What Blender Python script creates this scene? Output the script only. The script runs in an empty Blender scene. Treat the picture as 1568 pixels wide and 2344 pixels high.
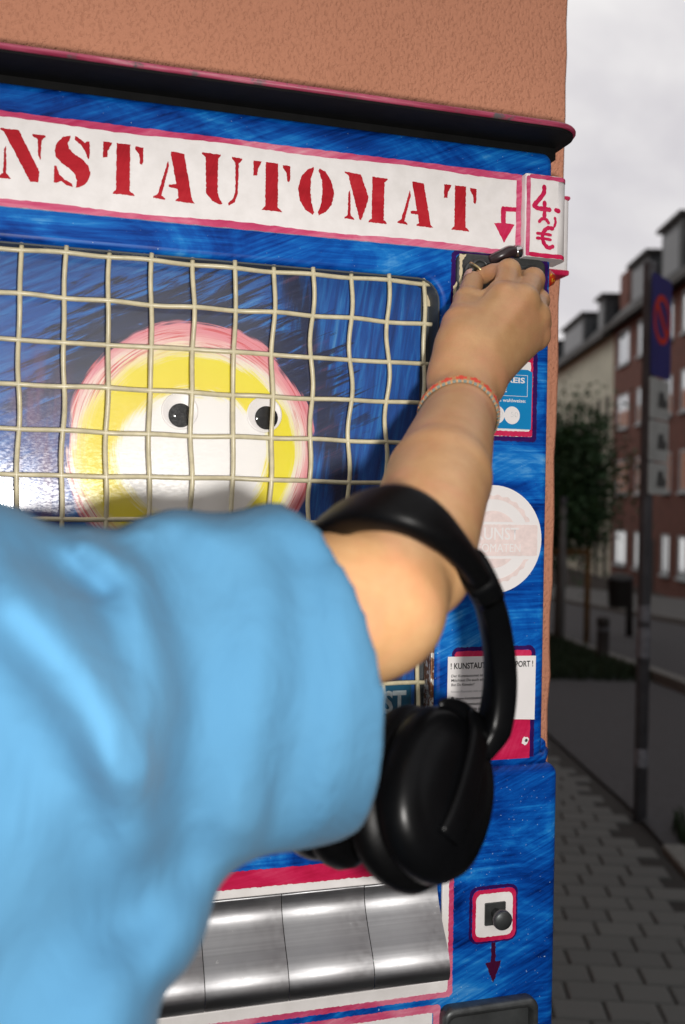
import bpy, bmesh, math, random
import numpy as np
from mathutils import Vector, Matrix

random.seed(7)
R_ = math.radians
sc = bpy.context.scene
COL = sc.collection

# ------------------------------------------------------------------ camera
YAW, PITCH, ROLL = R_(16.89), R_(-0.456), R_(0.933)
CAM = Vector((0.0, -0.87, 1.35))
FW = Vector((math.sin(YAW)*math.cos(PITCH), math.cos(YAW)*math.cos(PITCH), math.sin(PITCH)))
_r0 = Vector((math.cos(YAW), -math.sin(YAW), 0)); _u0 = _r0.cross(FW)
RT = _r0*math.cos(ROLL) + _u0*math.sin(ROLL)
UP = -_r0*math.sin(ROLL) + _u0*math.cos(ROLL)
cam_d = bpy.data.cameras.new('camera'); cam = bpy.data.objects.new('camera', cam_d); COL.objects.link(cam)
cam.matrix_world = Matrix(((RT.x, UP.x, -FW.x, CAM.x), (RT.y, UP.y, -FW.y, CAM.y), (RT.z, UP.z, -FW.z, CAM.z), (0, 0, 0, 1)))
cam_d.sensor_fit = 'VERTICAL'; cam_d.sensor_height = 36; cam_d.sensor_width = 24; cam_d.lens = 35
cam_d.clip_start = 0.02; cam_d.clip_end = 2000
cam_d.dof.use_dof = True; cam_d.dof.focus_distance = 0.93; cam_d.dof.aperture_fstop = 5.2
sc.camera = cam
sc.view_settings.view_transform = 'Standard'; sc.view_settings.look = 'None'
sc.view_settings.exposure = 0.0; sc.view_settings.gamma = 1.0; sc.view_settings.use_curve_mapping = False

# ------------------------------------------------------------------ sky: pale broken overcast over a Nishita base
SUN_EL, SUN_ROT = R_(38), R_(-30)
world = bpy.data.worlds.new('World'); sc.world = world; world.use_nodes = True
wn, wl = world.node_tree.nodes, world.node_tree.links; wn.clear()
sky = wn.new('ShaderNodeTexSky'); sky.sky_type = 'NISHITA'; sky.sun_disc = False
sky.sun_elevation = SUN_EL; sky.sun_rotation = SUN_ROT; sky.dust_density = 3.0
b1 = wn.new('ShaderNodeBackground'); b1.inputs[1].default_value = 0.06; wl.new(sky.outputs[0], b1.inputs[0])
tc = wn.new('ShaderNodeTexCoord')
mp = wn.new('ShaderNodeMapping'); mp.inputs['Scale'].default_value = (1.0, 1.0, 1.9); wl.new(tc.outputs['Generated'], mp.inputs[0])
nz = wn.new('ShaderNodeTexNoise'); nz.inputs['Scale'].default_value = 2.6; nz.inputs['Detail'].default_value = 7; nz.inputs['Roughness'].default_value = .52; nz.inputs['Distortion'].default_value = .35
wl.new(mp.outputs[0], nz.inputs['Vector'])
rp = wn.new('ShaderNodeValToRGB'); rp.color_ramp.elements[0].position = .34; rp.color_ramp.elements[0].color = (.76, .73, .76, 1)
rp.color_ramp.elements[1].position = .57; rp.color_ramp.elements[1].color = (1.08, 1.05, 1.03, 1); wl.new(nz.outputs['Fac'], rp.inputs[0])
b2 = wn.new('ShaderNodeBackground'); b2.inputs[1].default_value = 0.95; wl.new(rp.outputs[0], b2.inputs[0])
mx = wn.new('ShaderNodeMixShader'); mx.inputs[0].default_value = .9; wl.new(b1.outputs[0], mx.inputs[1]); wl.new(b2.outputs[0], mx.inputs[2])
wo = wn.new('ShaderNodeOutputWorld'); wl.new(mx.outputs[0], wo.inputs[0])

# the sun behind the cloud (it stands behind the house, so the machine's wall is in its shade)
sd = bpy.data.lights.new('sun', 'SUN'); sd.energy = 0.5; sd.angle = R_(25); sd.color = (1, .96, .9)
sun = bpy.data.objects.new('sun', sd); COL.objects.link(sun)
_sdir = Vector((math.sin(SUN_ROT)*math.cos(SUN_EL), math.cos(SUN_ROT)*math.cos(SUN_EL), math.sin(SUN_EL)))
sun.rotation_euler = _sdir.to_track_quat('Z', 'Y').to_euler(); sun.location = (0, 0, 30)

# the flash of the hand-held camera, a few centimetres to the right of and below its lens: the photograph shows its
# reflection in the pane, its catchlights in the eyes and its hard shadows on the machine
fd = bpy.data.lights.new('camera_flash', 'SPOT'); fd.energy = 30.0; fd.shadow_soft_size = 0.012
fd.spot_size = R_(150); fd.spot_blend = 1.0; fd.color = (1, .965, .92)
flash = bpy.data.objects.new('camera_flash', fd); COL.objects.link(flash)
flash.location = CAM + RT*0.048 - UP*0.024
flash.rotation_euler = (-FW).to_track_quat('Z', 'Y').to_euler()

# ------------------------------------------------------------------ helpers
PW, PH = 1568.0, 2344.0
FPX = PH*35/36
def at(px, py, Y=0.0):
    """the point of the plane y = Y that was measured at this place of the photograph"""
    d = FW + RT*((px-PW/2)/FPX) - UP*((py-PH/2)/FPX)
    return CAM + d*((Y-CAM.y)/d.y)
STREET = R_(17.92)
S_DIR = Vector((math.sin(STREET), math.cos(STREET), 0)); S_LAT = Vector((math.cos(STREET), -math.sin(STREET), 0))
def zg(s): return 0.0 if s < 4.5 else -0.06*(s-4.5)          # the street falls away downhill
def st(s, lat, z): return Vector((CAM.x, CAM.y, 0)) + S_DIR*s + S_LAT*lat + Vector((0, 0, z))

MATS = {}
class NT:
    def __init__(s, name):
        s.m = bpy.data.materials.new(name); s.m.use_nodes = True; s.n = s.m.node_tree.nodes; s.l = s.m.node_tree.links
        s.n.clear(); s.out = s.n.new('ShaderNodeOutputMaterial'); s.p = s.n.new('ShaderNodeBsdfPrincipled')
        s.l.new(s.p.outputs[0], s.out.inputs[0]); MATS[name] = s.m
    def new(s, t, **kw):
        nd = s.n.new('ShaderNode'+t)
        for k, v in kw.items():
            if hasattr(nd, k): setattr(nd, k, v)
            else: nd.inputs[k].default_value = v
        return nd
    def coord(s, scale=(1, 1, 1), rot=(0, 0, 0), loc=(0, 0, 0), kind='Object', src=None):
        t = s.new('TexCoord') if src is None else None
        m = s.new('Mapping'); m.inputs['Scale'].default_value = scale; m.inputs['Rotation'].default_value = rot; m.inputs['Location'].default_value = loc
        s.l.new(t.outputs[kind] if src is None else src, m.inputs[0]); return m.outputs[0]
    def noise(s, vec, scale, detail=4, rough=.5, dist=0.0):
        nd = s.new('TexNoise'); nd.inputs['Scale'].default_value = scale; nd.inputs['Detail'].default_value = detail
        nd.inputs['Roughness'].default_value = rough; nd.inputs['Distortion'].default_value = dist
        if vec is not None: s.l.new(vec, nd.inputs['Vector'])
        return nd.outputs['Fac']
    def ramp(s, fac, stops, interp='LINEAR'):
        r = s.new('ValToRGB'); e = r.color_ramp.elements; r.color_ramp.interpolation = interp
        while len(e) < len(stops): e.new(.5)
        for i, (p, c) in enumerate(stops):
            e[i].position = p; e[i].color = (c[0], c[1], c[2], 1) if hasattr(c, '__len__') else (c, c, c, 1)
        s.l.new(fac, r.inputs[0]); return r.outputs[0]
    def math(s, op, a, b=None, c=None, clamp=False):
        nd = s.new('Math'); nd.operation = op; nd.use_clamp = clamp
        for i, v in enumerate((a, b, c)):
            if v is None: continue
            if isinstance(v, (int, float)): nd.inputs[i].default_value = v
            else: s.l.new(v, nd.inputs[i])
        return nd.outputs[0]
    def mix(s, fac, a, b, blend='MIX'):
        nd = s.new('Mix'); nd.data_type = 'RGBA'; nd.blend_type = blend
        for sock, v in ((nd.inputs[0], fac), (nd.inputs[6], a), (nd.inputs[7], b)):
            if isinstance(v, (int, float)): sock.default_value = v
            elif isinstance(v, (tuple, list)): sock.default_value = (v[0], v[1], v[2], 1)
            else: s.l.new(v, sock)
        return nd.outputs[2]
    def bump(s, h, strength=.3, dist=.001):
        b = s.new('Bump'); b.inputs['Strength'].default_value = strength; b.inputs['Distance'].default_value = dist
        s.l.new(h, b.inputs['Height']); s.l.new(b.outputs[0], s.p.inputs['Normal']); return b
    def col(s, c):
        if isinstance(c, (tuple, list)): s.p.inputs['Base Color'].default_value = (c[0], c[1], c[2], 1)
        else: s.l.new(c, s.p.inputs['Base Color'])
    def set(s, rough=.5, metal=0.0, spec=.5):
        if isinstance(rough, (int, float)): s.p.inputs['Roughness'].default_value = rough
        else: s.l.new(rough, s.p.inputs['Roughness'])
        s.p.inputs['Metallic'].default_value = metal; s.p.inputs['Specular IOR Level'].default_value = spec
        return s.m

def plain(name, c, rough=.5, metal=0.0, var=.12, scale=40, bump=0.0, spec=.5):
    t = NT(name); n = t.noise(t.coord(), scale, 5, .6)
    lo = tuple(max(0, x*(1-var)) for x in c); hi = tuple(min(1, x*(1+var)) for x in c)
    t.col(t.ramp(n, [(.3, lo), (.7, hi)]))
    if bump: t.bump(n, bump, .0006)
    return t.set(rough, metal, spec)

def paint(name, stops, ang=0.0, ang2=.9, fine=260, rough=.32, chips=None):
    """hand-brushed paint: streaks in two directions that a slow noise mixes, thin where the ground shows through"""
    t = NT(name)
    def streak(a, sc_, off):
        v = t.coord(rot=(0, a, 0), loc=(off, 0, off)); v2 = t.coord(scale=(fine*.045, 2, fine), src=v)
        return t.noise(v2, sc_, 6, .62, .25)
    s1 = streak(ang, 1.0, 0.0); s2 = streak(ang2, 1.0, .37)
    low = t.noise(t.coord(), 7.5, 3, .5, .6); sel = t.ramp(low, [(.44, 0.0), (.56, 1.0)])
    s = t.mix(sel, s1, s2)
    cloud = t.noise(t.coord(scale=(1, 1, 2.2), loc=(3, 1, 2)), 8, 6, .62, 1.2)
    f = t.math('ADD', t.math('MULTIPLY', s, .42), t.math('MULTIPLY', t.math('SUBTRACT', cloud, .12), .78))
    c = t.ramp(f, stops)
    if chips:
        sp = t.noise(t.coord(loc=(9, 2, 5)), 420, 3, .6); c = t.mix(t.ramp(sp, [(.70, 0.0), (.735, 1.0)]), c, chips)
    t.col(c); t.bump(f, .35, .0006)
    return t.set(t.ramp(f, [(.3, rough-.05), (.7, rough+.18)]), 0, .15)

def link(o, parent=None, kind=None, label=None, cat=None, group=None):
    COL.objects.link(o)
    if parent is not None:
        o.parent = parent
        if parent.type == 'EMPTY': o.location = o.location - parent.location
    if kind: o['kind'] = kind
    if label: o['label'] = label
    if cat: o['category'] = cat
    if group: o['group'] = group
    return o
def thing(name, label, cat, loc=(0, 0, 0), group=None):
    o = bpy.data.objects.new(name, None); o.location = loc; o.empty_display_size = .05
    return link(o, None, None, label, cat, group)
def mesh_obj(name, me, mat, parent=None, loc=None, **kw):
    o = bpy.data.objects.new(name, me)
    for m in (mat if isinstance(mat, (list, tuple)) else [mat]):
        if m is not None and len(me.materials) < (len(mat) if isinstance(mat, (list, tuple)) else 1): me.materials.append(m)
    if loc is not None: o.location = loc
    return link(o, parent, **kw)
def bm_obj(name, bm, mat, parent=None, smooth=False, loc=None, **kw):
    bmesh.ops.recalc_face_normals(bm, faces=bm.faces)
    me = bpy.data.meshes.new(name); bm.to_mesh(me); bm.free()
    if smooth:
        for p in me.polygons: p.use_smooth = True
    return mesh_obj(name, me, mat, parent, loc, **kw)
def py_obj(name, v, f, mat, parent=None, smooth=False, loc=None, **kw):
    me = bpy.data.meshes.new(name); me.from_pydata([tuple(x) for x in v], [], f); me.update()
    if smooth:
        for p in me.polygons: p.use_smooth = True
    return mesh_obj(name, me, mat, parent, loc, **kw)

def add_box(bm, x0, x1, y0, y1, z0, z1, bevel=0.0, seg=2, xf=None):
    b = bmesh.new(); bmesh.ops.create_cube(b, size=1)
    for v in b.verts: v.co = Vector((x0+(v.co.x+.5)*(x1-x0), y0+(v.co.y+.5)*(y1-y0), z0+(v.co.z+.5)*(z1-z0)))
    if bevel: bmesh.ops.bevel(b, geom=b.edges[:], offset=bevel, segments=seg, affect='EDGES', profile=.5)
    if xf:
        for v in b.verts: v.co = xf(v.co)
    m = bpy.data.meshes.new('tmp'); b.to_mesh(m); b.free(); bm.from_mesh(m); bpy.data.meshes.remove(m)
def box(name, dims, mat, parent=None, bevel=0.0, xf=None, seg=2, **kw):
    bm = bmesh.new(); add_box(bm, *dims, bevel=bevel, seg=seg, xf=xf); return bm_obj(name, bm, mat, parent, smooth=False, **kw)

def frame_at(path, i, ref=None):
    a = path[max(i-1, 0)]; b = path[min(i+1, len(path)-1)]; t = (b-a).normalized()
    r = ref if ref is not None else Vector((0, 1, .13))
    n = (r - t*r.dot(t)).normalized(); return t, n, t.cross(n).normalized()
def smooth_path(pts, n=6):
    P = [Vector(p) for p in pts]; P = [P[0]*2-P[1]] + P + [P[-1]*2-P[-2]]; out = []
    for i in range(1, len(P)-2):
        for k in range(n):
            t = k/n; p0, p1, p2, p3 = P[i-1], P[i], P[i+1], P[i+2]
            out.append(.5*((2*p1)+(p2-p0)*t+(2*p0-5*p1+4*p2-p3)*t*t+(3*p1-p0-3*p2+p3)*t**3))
    out.append(P[-2]); return out
def sweep(bm, path, prof, ref=None, refs=None, scale=None):
    """sweep a closed 2-D profile [(n, b)...] along a path; caps closed"""
    rings = []
    for i, p in enumerate(path):
        t, n, b = frame_at(path, i, refs[i] if refs else ref); k = scale[i] if scale else 1.0
        kx, ky = k if isinstance(k, tuple) else (k, k)
        rings.append([bm.verts.new(p + n*u*kx + b*v*ky) for u, v in prof])
    m = len(prof)
    for i in range(len(rings)-1):
        for j in range(m): bm.faces.new((rings[i][j], rings[i][(j+1) % m], rings[i+1][(j+1) % m], rings[i+1][j]))
    bm.faces.new(rings[0][::-1]); bm.faces.new(rings[-1])
def circ(r, n=8, ry=None): return [(r*math.cos(2*math.pi*k/n), (ry or r)*math.sin(2*math.pi*k/n)) for k in range(n)]
def squircle(a, b, n=20, e=.55):
    o = []
    for k in range(n):
        c, s = math.cos(2*math.pi*k/n), math.sin(2*math.pi*k/n)
        o.append((a*math.copysign(abs(c)**e, c), b*math.copysign(abs(s)**e, s)))
    return o
def tube(name, pts, r, mat, parent=None, n=8, sm=0, **kw):
    P = smooth_path(pts, sm) if sm else [Vector(p) for p in pts]; bm = bmesh.new(); sweep(bm, P, circ(r, n)); return bm_obj(name, bm, mat, parent, smooth=True, **kw)
def add_lathe(bm, prof, c, axis, n=32):
    """prof [(radius, height)...] turned about the axis through c"""
    a = Vector(axis).normalized(); h = Vector((0, 0, 1)) if abs(a.z) < .9 else Vector((1, 0, 0))
    u = (h - a*h.dot(a)).normalized(); w = a.cross(u); rings = []
    for r, z in prof:
        if r < 1e-6: rings.append([bm.verts.new(Vector(c)+a*z)])
        else: rings.append([bm.verts.new(Vector(c)+a*z+(u*math.cos(2*math.pi*k/n)+w*math.sin(2*math.pi*k/n))*r) for k in range(n)])
    for A, B in zip(rings, rings[1:]):
        for k in range(n):
            if len(A) == 1 and len(B) == 1: continue
            if len(A) == 1: bm.faces.new((A[0], B[(k+1) % n], B[k]))
            elif len(B) == 1: bm.faces.new((A[k], A[(k+1) % n], B[0]))
            else: bm.faces.new((A[k], A[(k+1) % n], B[(k+1) % n], B[k]))
def lathe(name, prof, c, axis, mat, parent=None, n=32, smooth=True, **kw):
    bm = bmesh.new(); add_lathe(bm, prof, c, axis, n); return bm_obj(name, bm, mat, parent, smooth=smooth, **kw)

def rrect(x0, x1, z0, z1, r, n=6):
    o = []
    for cx, cz, a0 in ((x1-r, z1-r, 0), (x0+r, z1-r, 90), (x0+r, z0+r, 180), (x1-r, z0+r, 270)):
        for k in range(n+1): a = R_(a0+90*k/n); o.append((cx+r*math.cos(a), cz+r*math.sin(a)))
    return o
def curve_mesh(loops, half, bevel=0.0, res=2):
    cu = bpy.data.curves.new('tmp', 'CURVE'); cu.dimensions = '2D'; cu.fill_mode = 'BOTH'; cu.extrude = max(half-bevel, 0.0); cu.bevel_depth = bevel; cu.bevel_resolution = res; cu.offset = -bevel
    for lp in loops:
        sp = cu.splines.new('POLY'); sp.points.add(len(lp)-1)
        for p, q in zip(sp.points, lp): p.co = (q[0], q[1], 0, 1)
        sp.use_cyclic_u = True
    o = bpy.data.objects.new('tmp', cu); COL.objects.link(o)
    dg = bpy.context.evaluated_depsgraph_get(); me = bpy.data.meshes.new_from_object(o.evaluated_get(dg))
    bpy.data.objects.remove(o); bpy.data.curves.remove(cu); return me
def stand(me, y_front, half, z_add=0.0):
    """turn a flat x-y mesh upright: its front face comes to y = y_front"""
    for v in me.vertices: x, y, z = v.co; v.co = (x, y_front+half-z, y+z_add)
def plate(name, loops, y_front, thick, mat, parent, bevel=0.0, res=2, smooth=False, **kw):
    me = curve_mesh(loops, thick/2, bevel, res); stand(me, y_front, thick/2); me.name = name; me.materials.clear()
    if smooth:
        for p in me.polygons: p.use_smooth = abs(p.normal.y) < .985
    return mesh_obj(name, me, mat, parent, **kw)
def rough_loop(lp, amp=.0003, step=.0016):
    o = []; n = len(lp)
    for i in range(n):
        a, b = Vector(lp[i]), Vector(lp[(i+1) % n]); L = (b-a).length; k = max(1, int(L/step))
        for j in range(k):
            q = a.lerp(b, j/k); o.append((q.x+random.uniform(-amp, amp), q.y+random.uniform(-amp, amp)))
    return o
def text(name, body, x0, x1, zb, h, y_front, mat, parent, bold=0.0, shear=0.0, thick=.0002, **kw):
    """lettering from the built-in font, fitted to x0..x1, capitals h tall, standing on zb"""
    cu = bpy.data.curves.new('tmp', 'FONT'); cu.body = body; cu.size = 1.0; cu.extrude = 0.0; cu.offset = bold; cu.shear = shear; cu.resolution_u = 3
    o = bpy.data.objects.new('tmp', cu); COL.objects.link(o)
    dg = bpy.context.evaluated_depsgraph_get(); me = bpy.data.meshes.new_from_object(o.evaluated_get(dg))
    bpy.data.objects.remove(o); bpy.data.curves.remove(cu)
    xs = [v.co.x for v in me.vertices]; a, b = min(xs), max(xs); kx = (x1-x0)/(b-a) if x1 else h/.73; kz = h/.73
    for v in me.vertices: v.co = (x0+(v.co.x-a)*kx, y_front, zb+v.co.y*kz)
    me.name = name; me.materials.clear(); return mesh_obj(name, me, mat, parent, **kw)
def stroke(name, pts, w, y_front, mat, parent, sm=5, **kw):
    """a brush stroke: a flat ribbon with round ends along 2-D points"""
    P = [Vector((p[0], p[1], 0)) for p in pts]; P = smooth_path(P, sm) if len(P) > 2 and sm else P
    ws = [p[2] for p in pts] if len(pts[0]) > 2 else None
    L, Rr = [], []
    for i, p in enumerate(P):
        t = (P[min(i+1, len(P)-1)]-P[max(i-1, 0)]).normalized(); n = Vector((-t.y, t.x, 0))
        k = w/2*(1+.10*math.sin(i*1.7)+random.uniform(-.05, .05)); L.append(p+n*k); Rr.append(p-n*k)
    def cap(p, t, a0):
        return [p+Vector((math.cos(a0+math.pi*k/6), math.sin(a0+math.pi*k/6), 0))*w/2 for k in range(1, 6)]
    t1 = (P[-1]-P[-2]); a1 = math.atan2(t1.y, t1.x); t0 = (P[0]-P[1]); a0 = math.atan2(t0.y, t0.x)
    n = len(P); v = [(q.x, y_front-2e-6*i, q.y) for i, q in enumerate(L)]+[(q.x, y_front-2e-6*i, q.y) for i, q in enumerate(Rr)]
    f = [(i, i+1, n+i+1, n+i) for i in range(n-1)]
    for p, t_, a, e0, e1, dy in ((P[-1], t1, a1, 2*n-1, n-1, 2e-6*n), (P[0], t0, a0, 0, n, 0)):
        c = cap(p, t_, a-math.pi/2); i0 = len(v); v += [(q.x, y_front-dy, q.y) for q in c]; f.append(tuple([e0]+list(range(i0, i0+len(c)))+[e1]))
    return py_obj(name, v, f, mat, parent, **kw)

# signed-distance modelling for bodies and cloth: blended tapered capsules, meshed with naive surface nets
class Field:
    def __init__(s): s.prims = []
    def cap(s, a, b, ra, rb, k=.006, flat=None, q=1.0, sub=False):
        s.prims.append((np.array(a, np.float32), np.array(b, np.float32), ra, rb, k, None if flat is None else np.array(Vector(flat).normalized(), np.float32), q, sub)); return s
    @staticmethod
    def dist(P, pr):
        a, b, ra, rb, k, fl, q, sub = pr; ab = b-a; L = float(ab@ab)
        t = np.clip(((P-a)@ab)/L, 0, 1) if L > 1e-12 else np.zeros(P.shape[:-1], np.float32)
        d = P-(a+t[..., None]*ab)
        if fl is not None:
            c = d@fl; d = d+fl*(c*(1/q-1))[..., None]
            dn = np.sqrt((d*d).sum(-1)); r = ra+(rb-ra)*t
            return (dn-r)*(q+(1-q)*.5)
        return np.sqrt((d*d).sum(-1))-(ra+(rb-ra)*t)
    def eval(s, P):
        P = np.asarray(P, np.float32); D = np.full(P.shape[:-1], .2, np.float32)
        for pr in s.prims:
            d = s.dist(P, pr); D = s.join(D, d, pr)
        return D
    @staticmethod
    def join(D, d, pr):
        k = pr[4]
        if pr[7]:
            h = np.clip(.5-.5*(D+d)/k, 0, 1); return D*(1-h)-d*h+k*h*(1-h)
        h = np.clip(.5+.5*(d-D)/k, 0, 1); return d*(1-h)+D*h-k*h*(1-h)
    def mesh(s, lo, hi, vx, post=None):
        lo = np.array(lo, np.float32); n = np.ceil((np.array(hi)-lo)/vx).astype(int)+1
        ax = [lo[i]+np.arange(n[i], dtype=np.float32)*vx for i in range(3)]
        D = np.full(n, .06, np.float32)
        for pr in s.prims:
            a, b, ra, rb, k = pr[:5]; m = max(ra, rb)*1.05+k+.02
            i0 = np.maximum(((np.minimum(a, b)-m-lo)/vx).astype(int), 0); i1 = np.minimum(((np.maximum(a, b)+m-lo)/vx).astype(int)+2, n)
            if (i1 <= i0).any(): continue
            sl = tuple(slice(i0[j], i1[j]) for j in range(3))
            P = np.stack(np.meshgrid(*[ax[j][sl[j]] for j in range(3)], indexing='ij'), -1)
            D[sl] = s.join(D[sl], s.dist(P, pr), pr)
        if post: 
            P = np.stack(np.meshgrid(*ax, indexing='ij'), -1); D = post(P, D)
        return surface_nets(D, lo, vx)
def surface_nets(D, lo, vx):
    S = D < 0; nx, ny, nz_ = D.shape
    acc = np.zeros((nx-1, ny-1, nz_-1), np.int8)
    for dx in (0, 1):
        for dy in (0, 1):
            for dz in (0, 1): acc += S[dx:nx-1+dx, dy:ny-1+dy, dz:nz_-1+dz]
    cells = np.argwhere((acc > 0) & (acc < 8)); idx = -np.ones(acc.shape, np.int32); idx[tuple(cells.T)] = np.arange(len(cells))
    pos = np.zeros((len(cells), 3), np.float64); cnt = np.zeros(len(cells))
    corners = [(i, j, k) for i in (0, 1) for j in (0, 1) for k in (0, 1)]
    val = {c: D[cells[:, 0]+c[0], cells[:, 1]+c[1], cells[:, 2]+c[2]] for c in corners}
    for c in corners:
        for axn in range(3):
            if c[axn]: continue
            e = list(c); e[axn] = 1; e = tuple(e); a, b = val[c], val[e]; m = (a < 0) != (b < 0)
            t = np.where(m, a/np.where(m, a-b, 1), 0)
            p = np.array(c, float)[None]+np.zeros((len(cells), 1)); p[:, axn] += t
            pos[m] += p[m]; cnt[m] += 1
    V = np.array(lo)+(cells+pos/np.maximum(cnt, 1)[:, None])*vx
    F = []
    for axn in range(3):
        o1, o2 = [(1, 2), (2, 0), (0, 1)][axn]
        sl_a = [slice(None)]*3; sl_b = [slice(None)]*3; sl_a[axn] = slice(0, -1); sl_b[axn] = slice(1, None)
        A, B = S[tuple(sl_a)], S[tuple(sl_b)]; E = np.argwhere(A != B)
        E = E[(E[:, o1] > 0) & (E[:, o2] > 0) & (E[:, o1] < D.shape[o1]-1) & (E[:, o2] < D.shape[o2]-1)]
        if not len(E): continue
        u = np.zeros(3, int); u[o1] = 1; w = np.zeros(3, int); w[o2] = 1
        q = np.stack([idx[tuple((E-u-w).T)], idx[tuple((E-w).T)], idx[tuple(E.T)], idx[tuple((E-u).T)]], 1)
        flip = ~A[tuple(E.T)]; q[flip] = q[flip][:, ::-1]; F.append(q)
    return V, np.concatenate(F)
def relax(V, F, it=2, lam=.5):
    n = len(V); e = np.concatenate([F[:, [0, 1]], F[:, [1, 2]], F[:, [2, 3]], F[:, [3, 0]]])
    for _ in range(it):
        s = np.zeros_like(V); c = np.zeros(n); np.add.at(s, e[:, 0], V[e[:, 1]]); np.add.at(c, e[:, 0], 1); np.add.at(s, e[:, 1], V[e[:, 0]]); np.add.at(c, e[:, 1], 1)
        V = V*(1-lam)+lam*s/np.maximum(c, 1)[:, None]
    return V
def np_mesh(name, V, F):
    me = bpy.data.meshes.new(name); me.vertices.add(len(V)); me.vertices.foreach_set('co', np.asarray(V, np.float32).ravel())
    me.loops.add(len(F)*4); me.loops.foreach_set('vertex_index', np.asarray(F, np.int32).ravel())
    me.polygons.add(len(F)); me.polygons.foreach_set('loop_start', np.arange(0, len(F)*4, 4, dtype=np.int32))
    me.polygons.foreach_set('use_smooth', np.ones(len(F), bool)); me.update(calc_edges=True); me.validate(); return me

# ------------------------------------------------------------------ materials
BLUE = paint('blue_paint', [(.36, (.0005, .012, .10)), (.46, (.001, .045, .27)), (.54, (.002, .092, .41)), (.61, (.008, .17, .53)), (.70, (.08, .31, .64)), (.80, (.28, .50, .72))], 0.02, .42, chips=(.50, .62, .72))
BLUE_H = paint('blue_paint_level_strokes', [(.30, (.002, .028, .17)), (.44, (.003, .065, .33)), (.56, (.008, .125, .46)), (.68, (.04, .23, .58)), (.80, (.22, .42, .68))], -.02, .06)
PINK = paint('pink_paint', [(.34, (.42, .018, .08)), (.5, (.56, .075, .17)), (.62, (.66, .20, .29)), (.76, (.76, .46, .50))], 0, .4, rough=.4)
PINK_DEEP = paint('crimson_paint', [(.30, (.34, .004, .03)), (.5, (.52, .012, .07)), (.7, (.62, .05, .13))], .2, 1.2, rough=.4)
PURPLE = paint('violet_paint', [(.3, (.010, .002, .045)), (.6, (.035, .006, .10)), (.8, (.07, .01, .16))], .1, 1.3, rough=.4)
LETTER = paint('red_stencil_paint', [(.3, (.30, .006, .012)), (.5, (.42, .012, .022)), (.72, (.50, .03, .04)), (.85, (.62, .12, .11))], .3, 1.2, fine=420, rough=.55)
def white_mat():
    t = NT('white_paint'); n = t.noise(t.coord(), 60, 6, .6); m = t.noise(t.coord(loc=(4, 4, 4)), 9, 4, .6)
    c = t.mix(t.ramp(m, [(.55, 0.0), (.8, .35)]), t.ramp(n, [(.3, (.73, .70, .68)), (.7, (.83, .80, .785))]), (.62, .55, .42))
    t.col(c); t.bump(n, .1, .0004); return t.set(.45)
WHITE = white_mat()
STICK = plain('sticker_white', (.80, .77, .76), .35, var=.03, scale=20)
STICK_BLUE = plain('sticker_blue', (.005, .22, .50), .3, var=.06, scale=15)
INK = plain('black_ink', (.006, .006, .007), .4, var=.2, spec=.3)
WINE = paint('dark_wine_paint', [(.3, (.020, .001, .012)), (.6, (.055, .003, .028)), (.8, (.10, .008, .05))], .1, 1.3, rough=.4)
INK_GREY = plain('grey_ink', (.30, .30, .31), .5, var=.2)
STAMP = plain('faded_stamp_ink', (.77, .64, .61), .5, var=.1, scale=120)
COINPRINT = plain('coin_print', (.62, .63, .62), .4, var=.25, scale=260)
WIRE = plain('cream_wire_coating', (.56, .50, .33), .32, var=.16, scale=90, bump=.25)
DARKMETAL = plain('dark_metal', (.075, .08, .08), .42, .6, var=.35, scale=70, bump=.2)
CHROME = plain('chrome', (.62, .62, .62), .2, 1.0, var=.1, scale=80)
GREYSTRIP = plain('grey_channel', (.05, .058, .062), .55, var=.2)
CREAM = plain('cream_chipped_paint', (.62, .52, .34), .5, var=.15)
BLACKPAINT = plain('black_underside', (.0035, .0035, .0035), .7, var=.4, scale=60, bump=.3, spec=.2)
def canopy_mat():
    t = NT('canopy_edge_paint'); n = t.noise(t.coord(scale=(14, 60, 260)), 1.0, 6, .65, .4); n2 = t.noise(t.coord(), 55, 5, .65)
    c = t.mix(t.ramp(n2, [(.56, 0.0), (.66, 1.0)]), t.ramp(n, [(.35, (.24, .015, .05)), (.6, (.42, .07, .13)), (.8, (.6, .36, .38))]), (.10, .09, .09))
    t.col(c); t.bump(n, .4, .0006); return t.set(.45)
CANOPY = canopy_mat()
ANISO = 0.0
def alu_mat():
    t = NT('brushed_aluminium'); n = t.noise(t.coord(scale=(3, 400, 400)), 1.0, 5, .6); d = t.noise(t.coord(), 130, 3, .7)
    t.col(t.mix(t.ramp(d, [(.70, 0.0), (.74, .8)]), t.ramp(n, [(.3, (.44, .44, .45)), (.7, (.55, .55, .56))]), (.82, .82, .8)))
    t.bump(n, .06, .0003); tg = t.new('Tangent', direction_type='UV_MAP', uv_map='flap_uv'); t.l.new(tg.outputs[0], t.p.inputs['Tangent']); t.p.inputs['Anisotropic'].default_value = .92; t.p.inputs['Anisotropic Rotation'].default_value = ANISO; return t.set(t.ramp(d, [(.3, .46), (.7, .56)]), 1.0)
ALU = alu_mat()
def rust_mat():
    t = NT('rusty_chrome'); n = t.noise(t.coord(), 160, 5, .65)
    t.col(t.ramp(n, [(.38, (.14, .05, .018)), (.5, (.22, .10, .045)), (.56, (.62, .60, .55))])); t.bump(n, .5, .0008); return t.set(.4, .4)
RUST = rust_mat()
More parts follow.
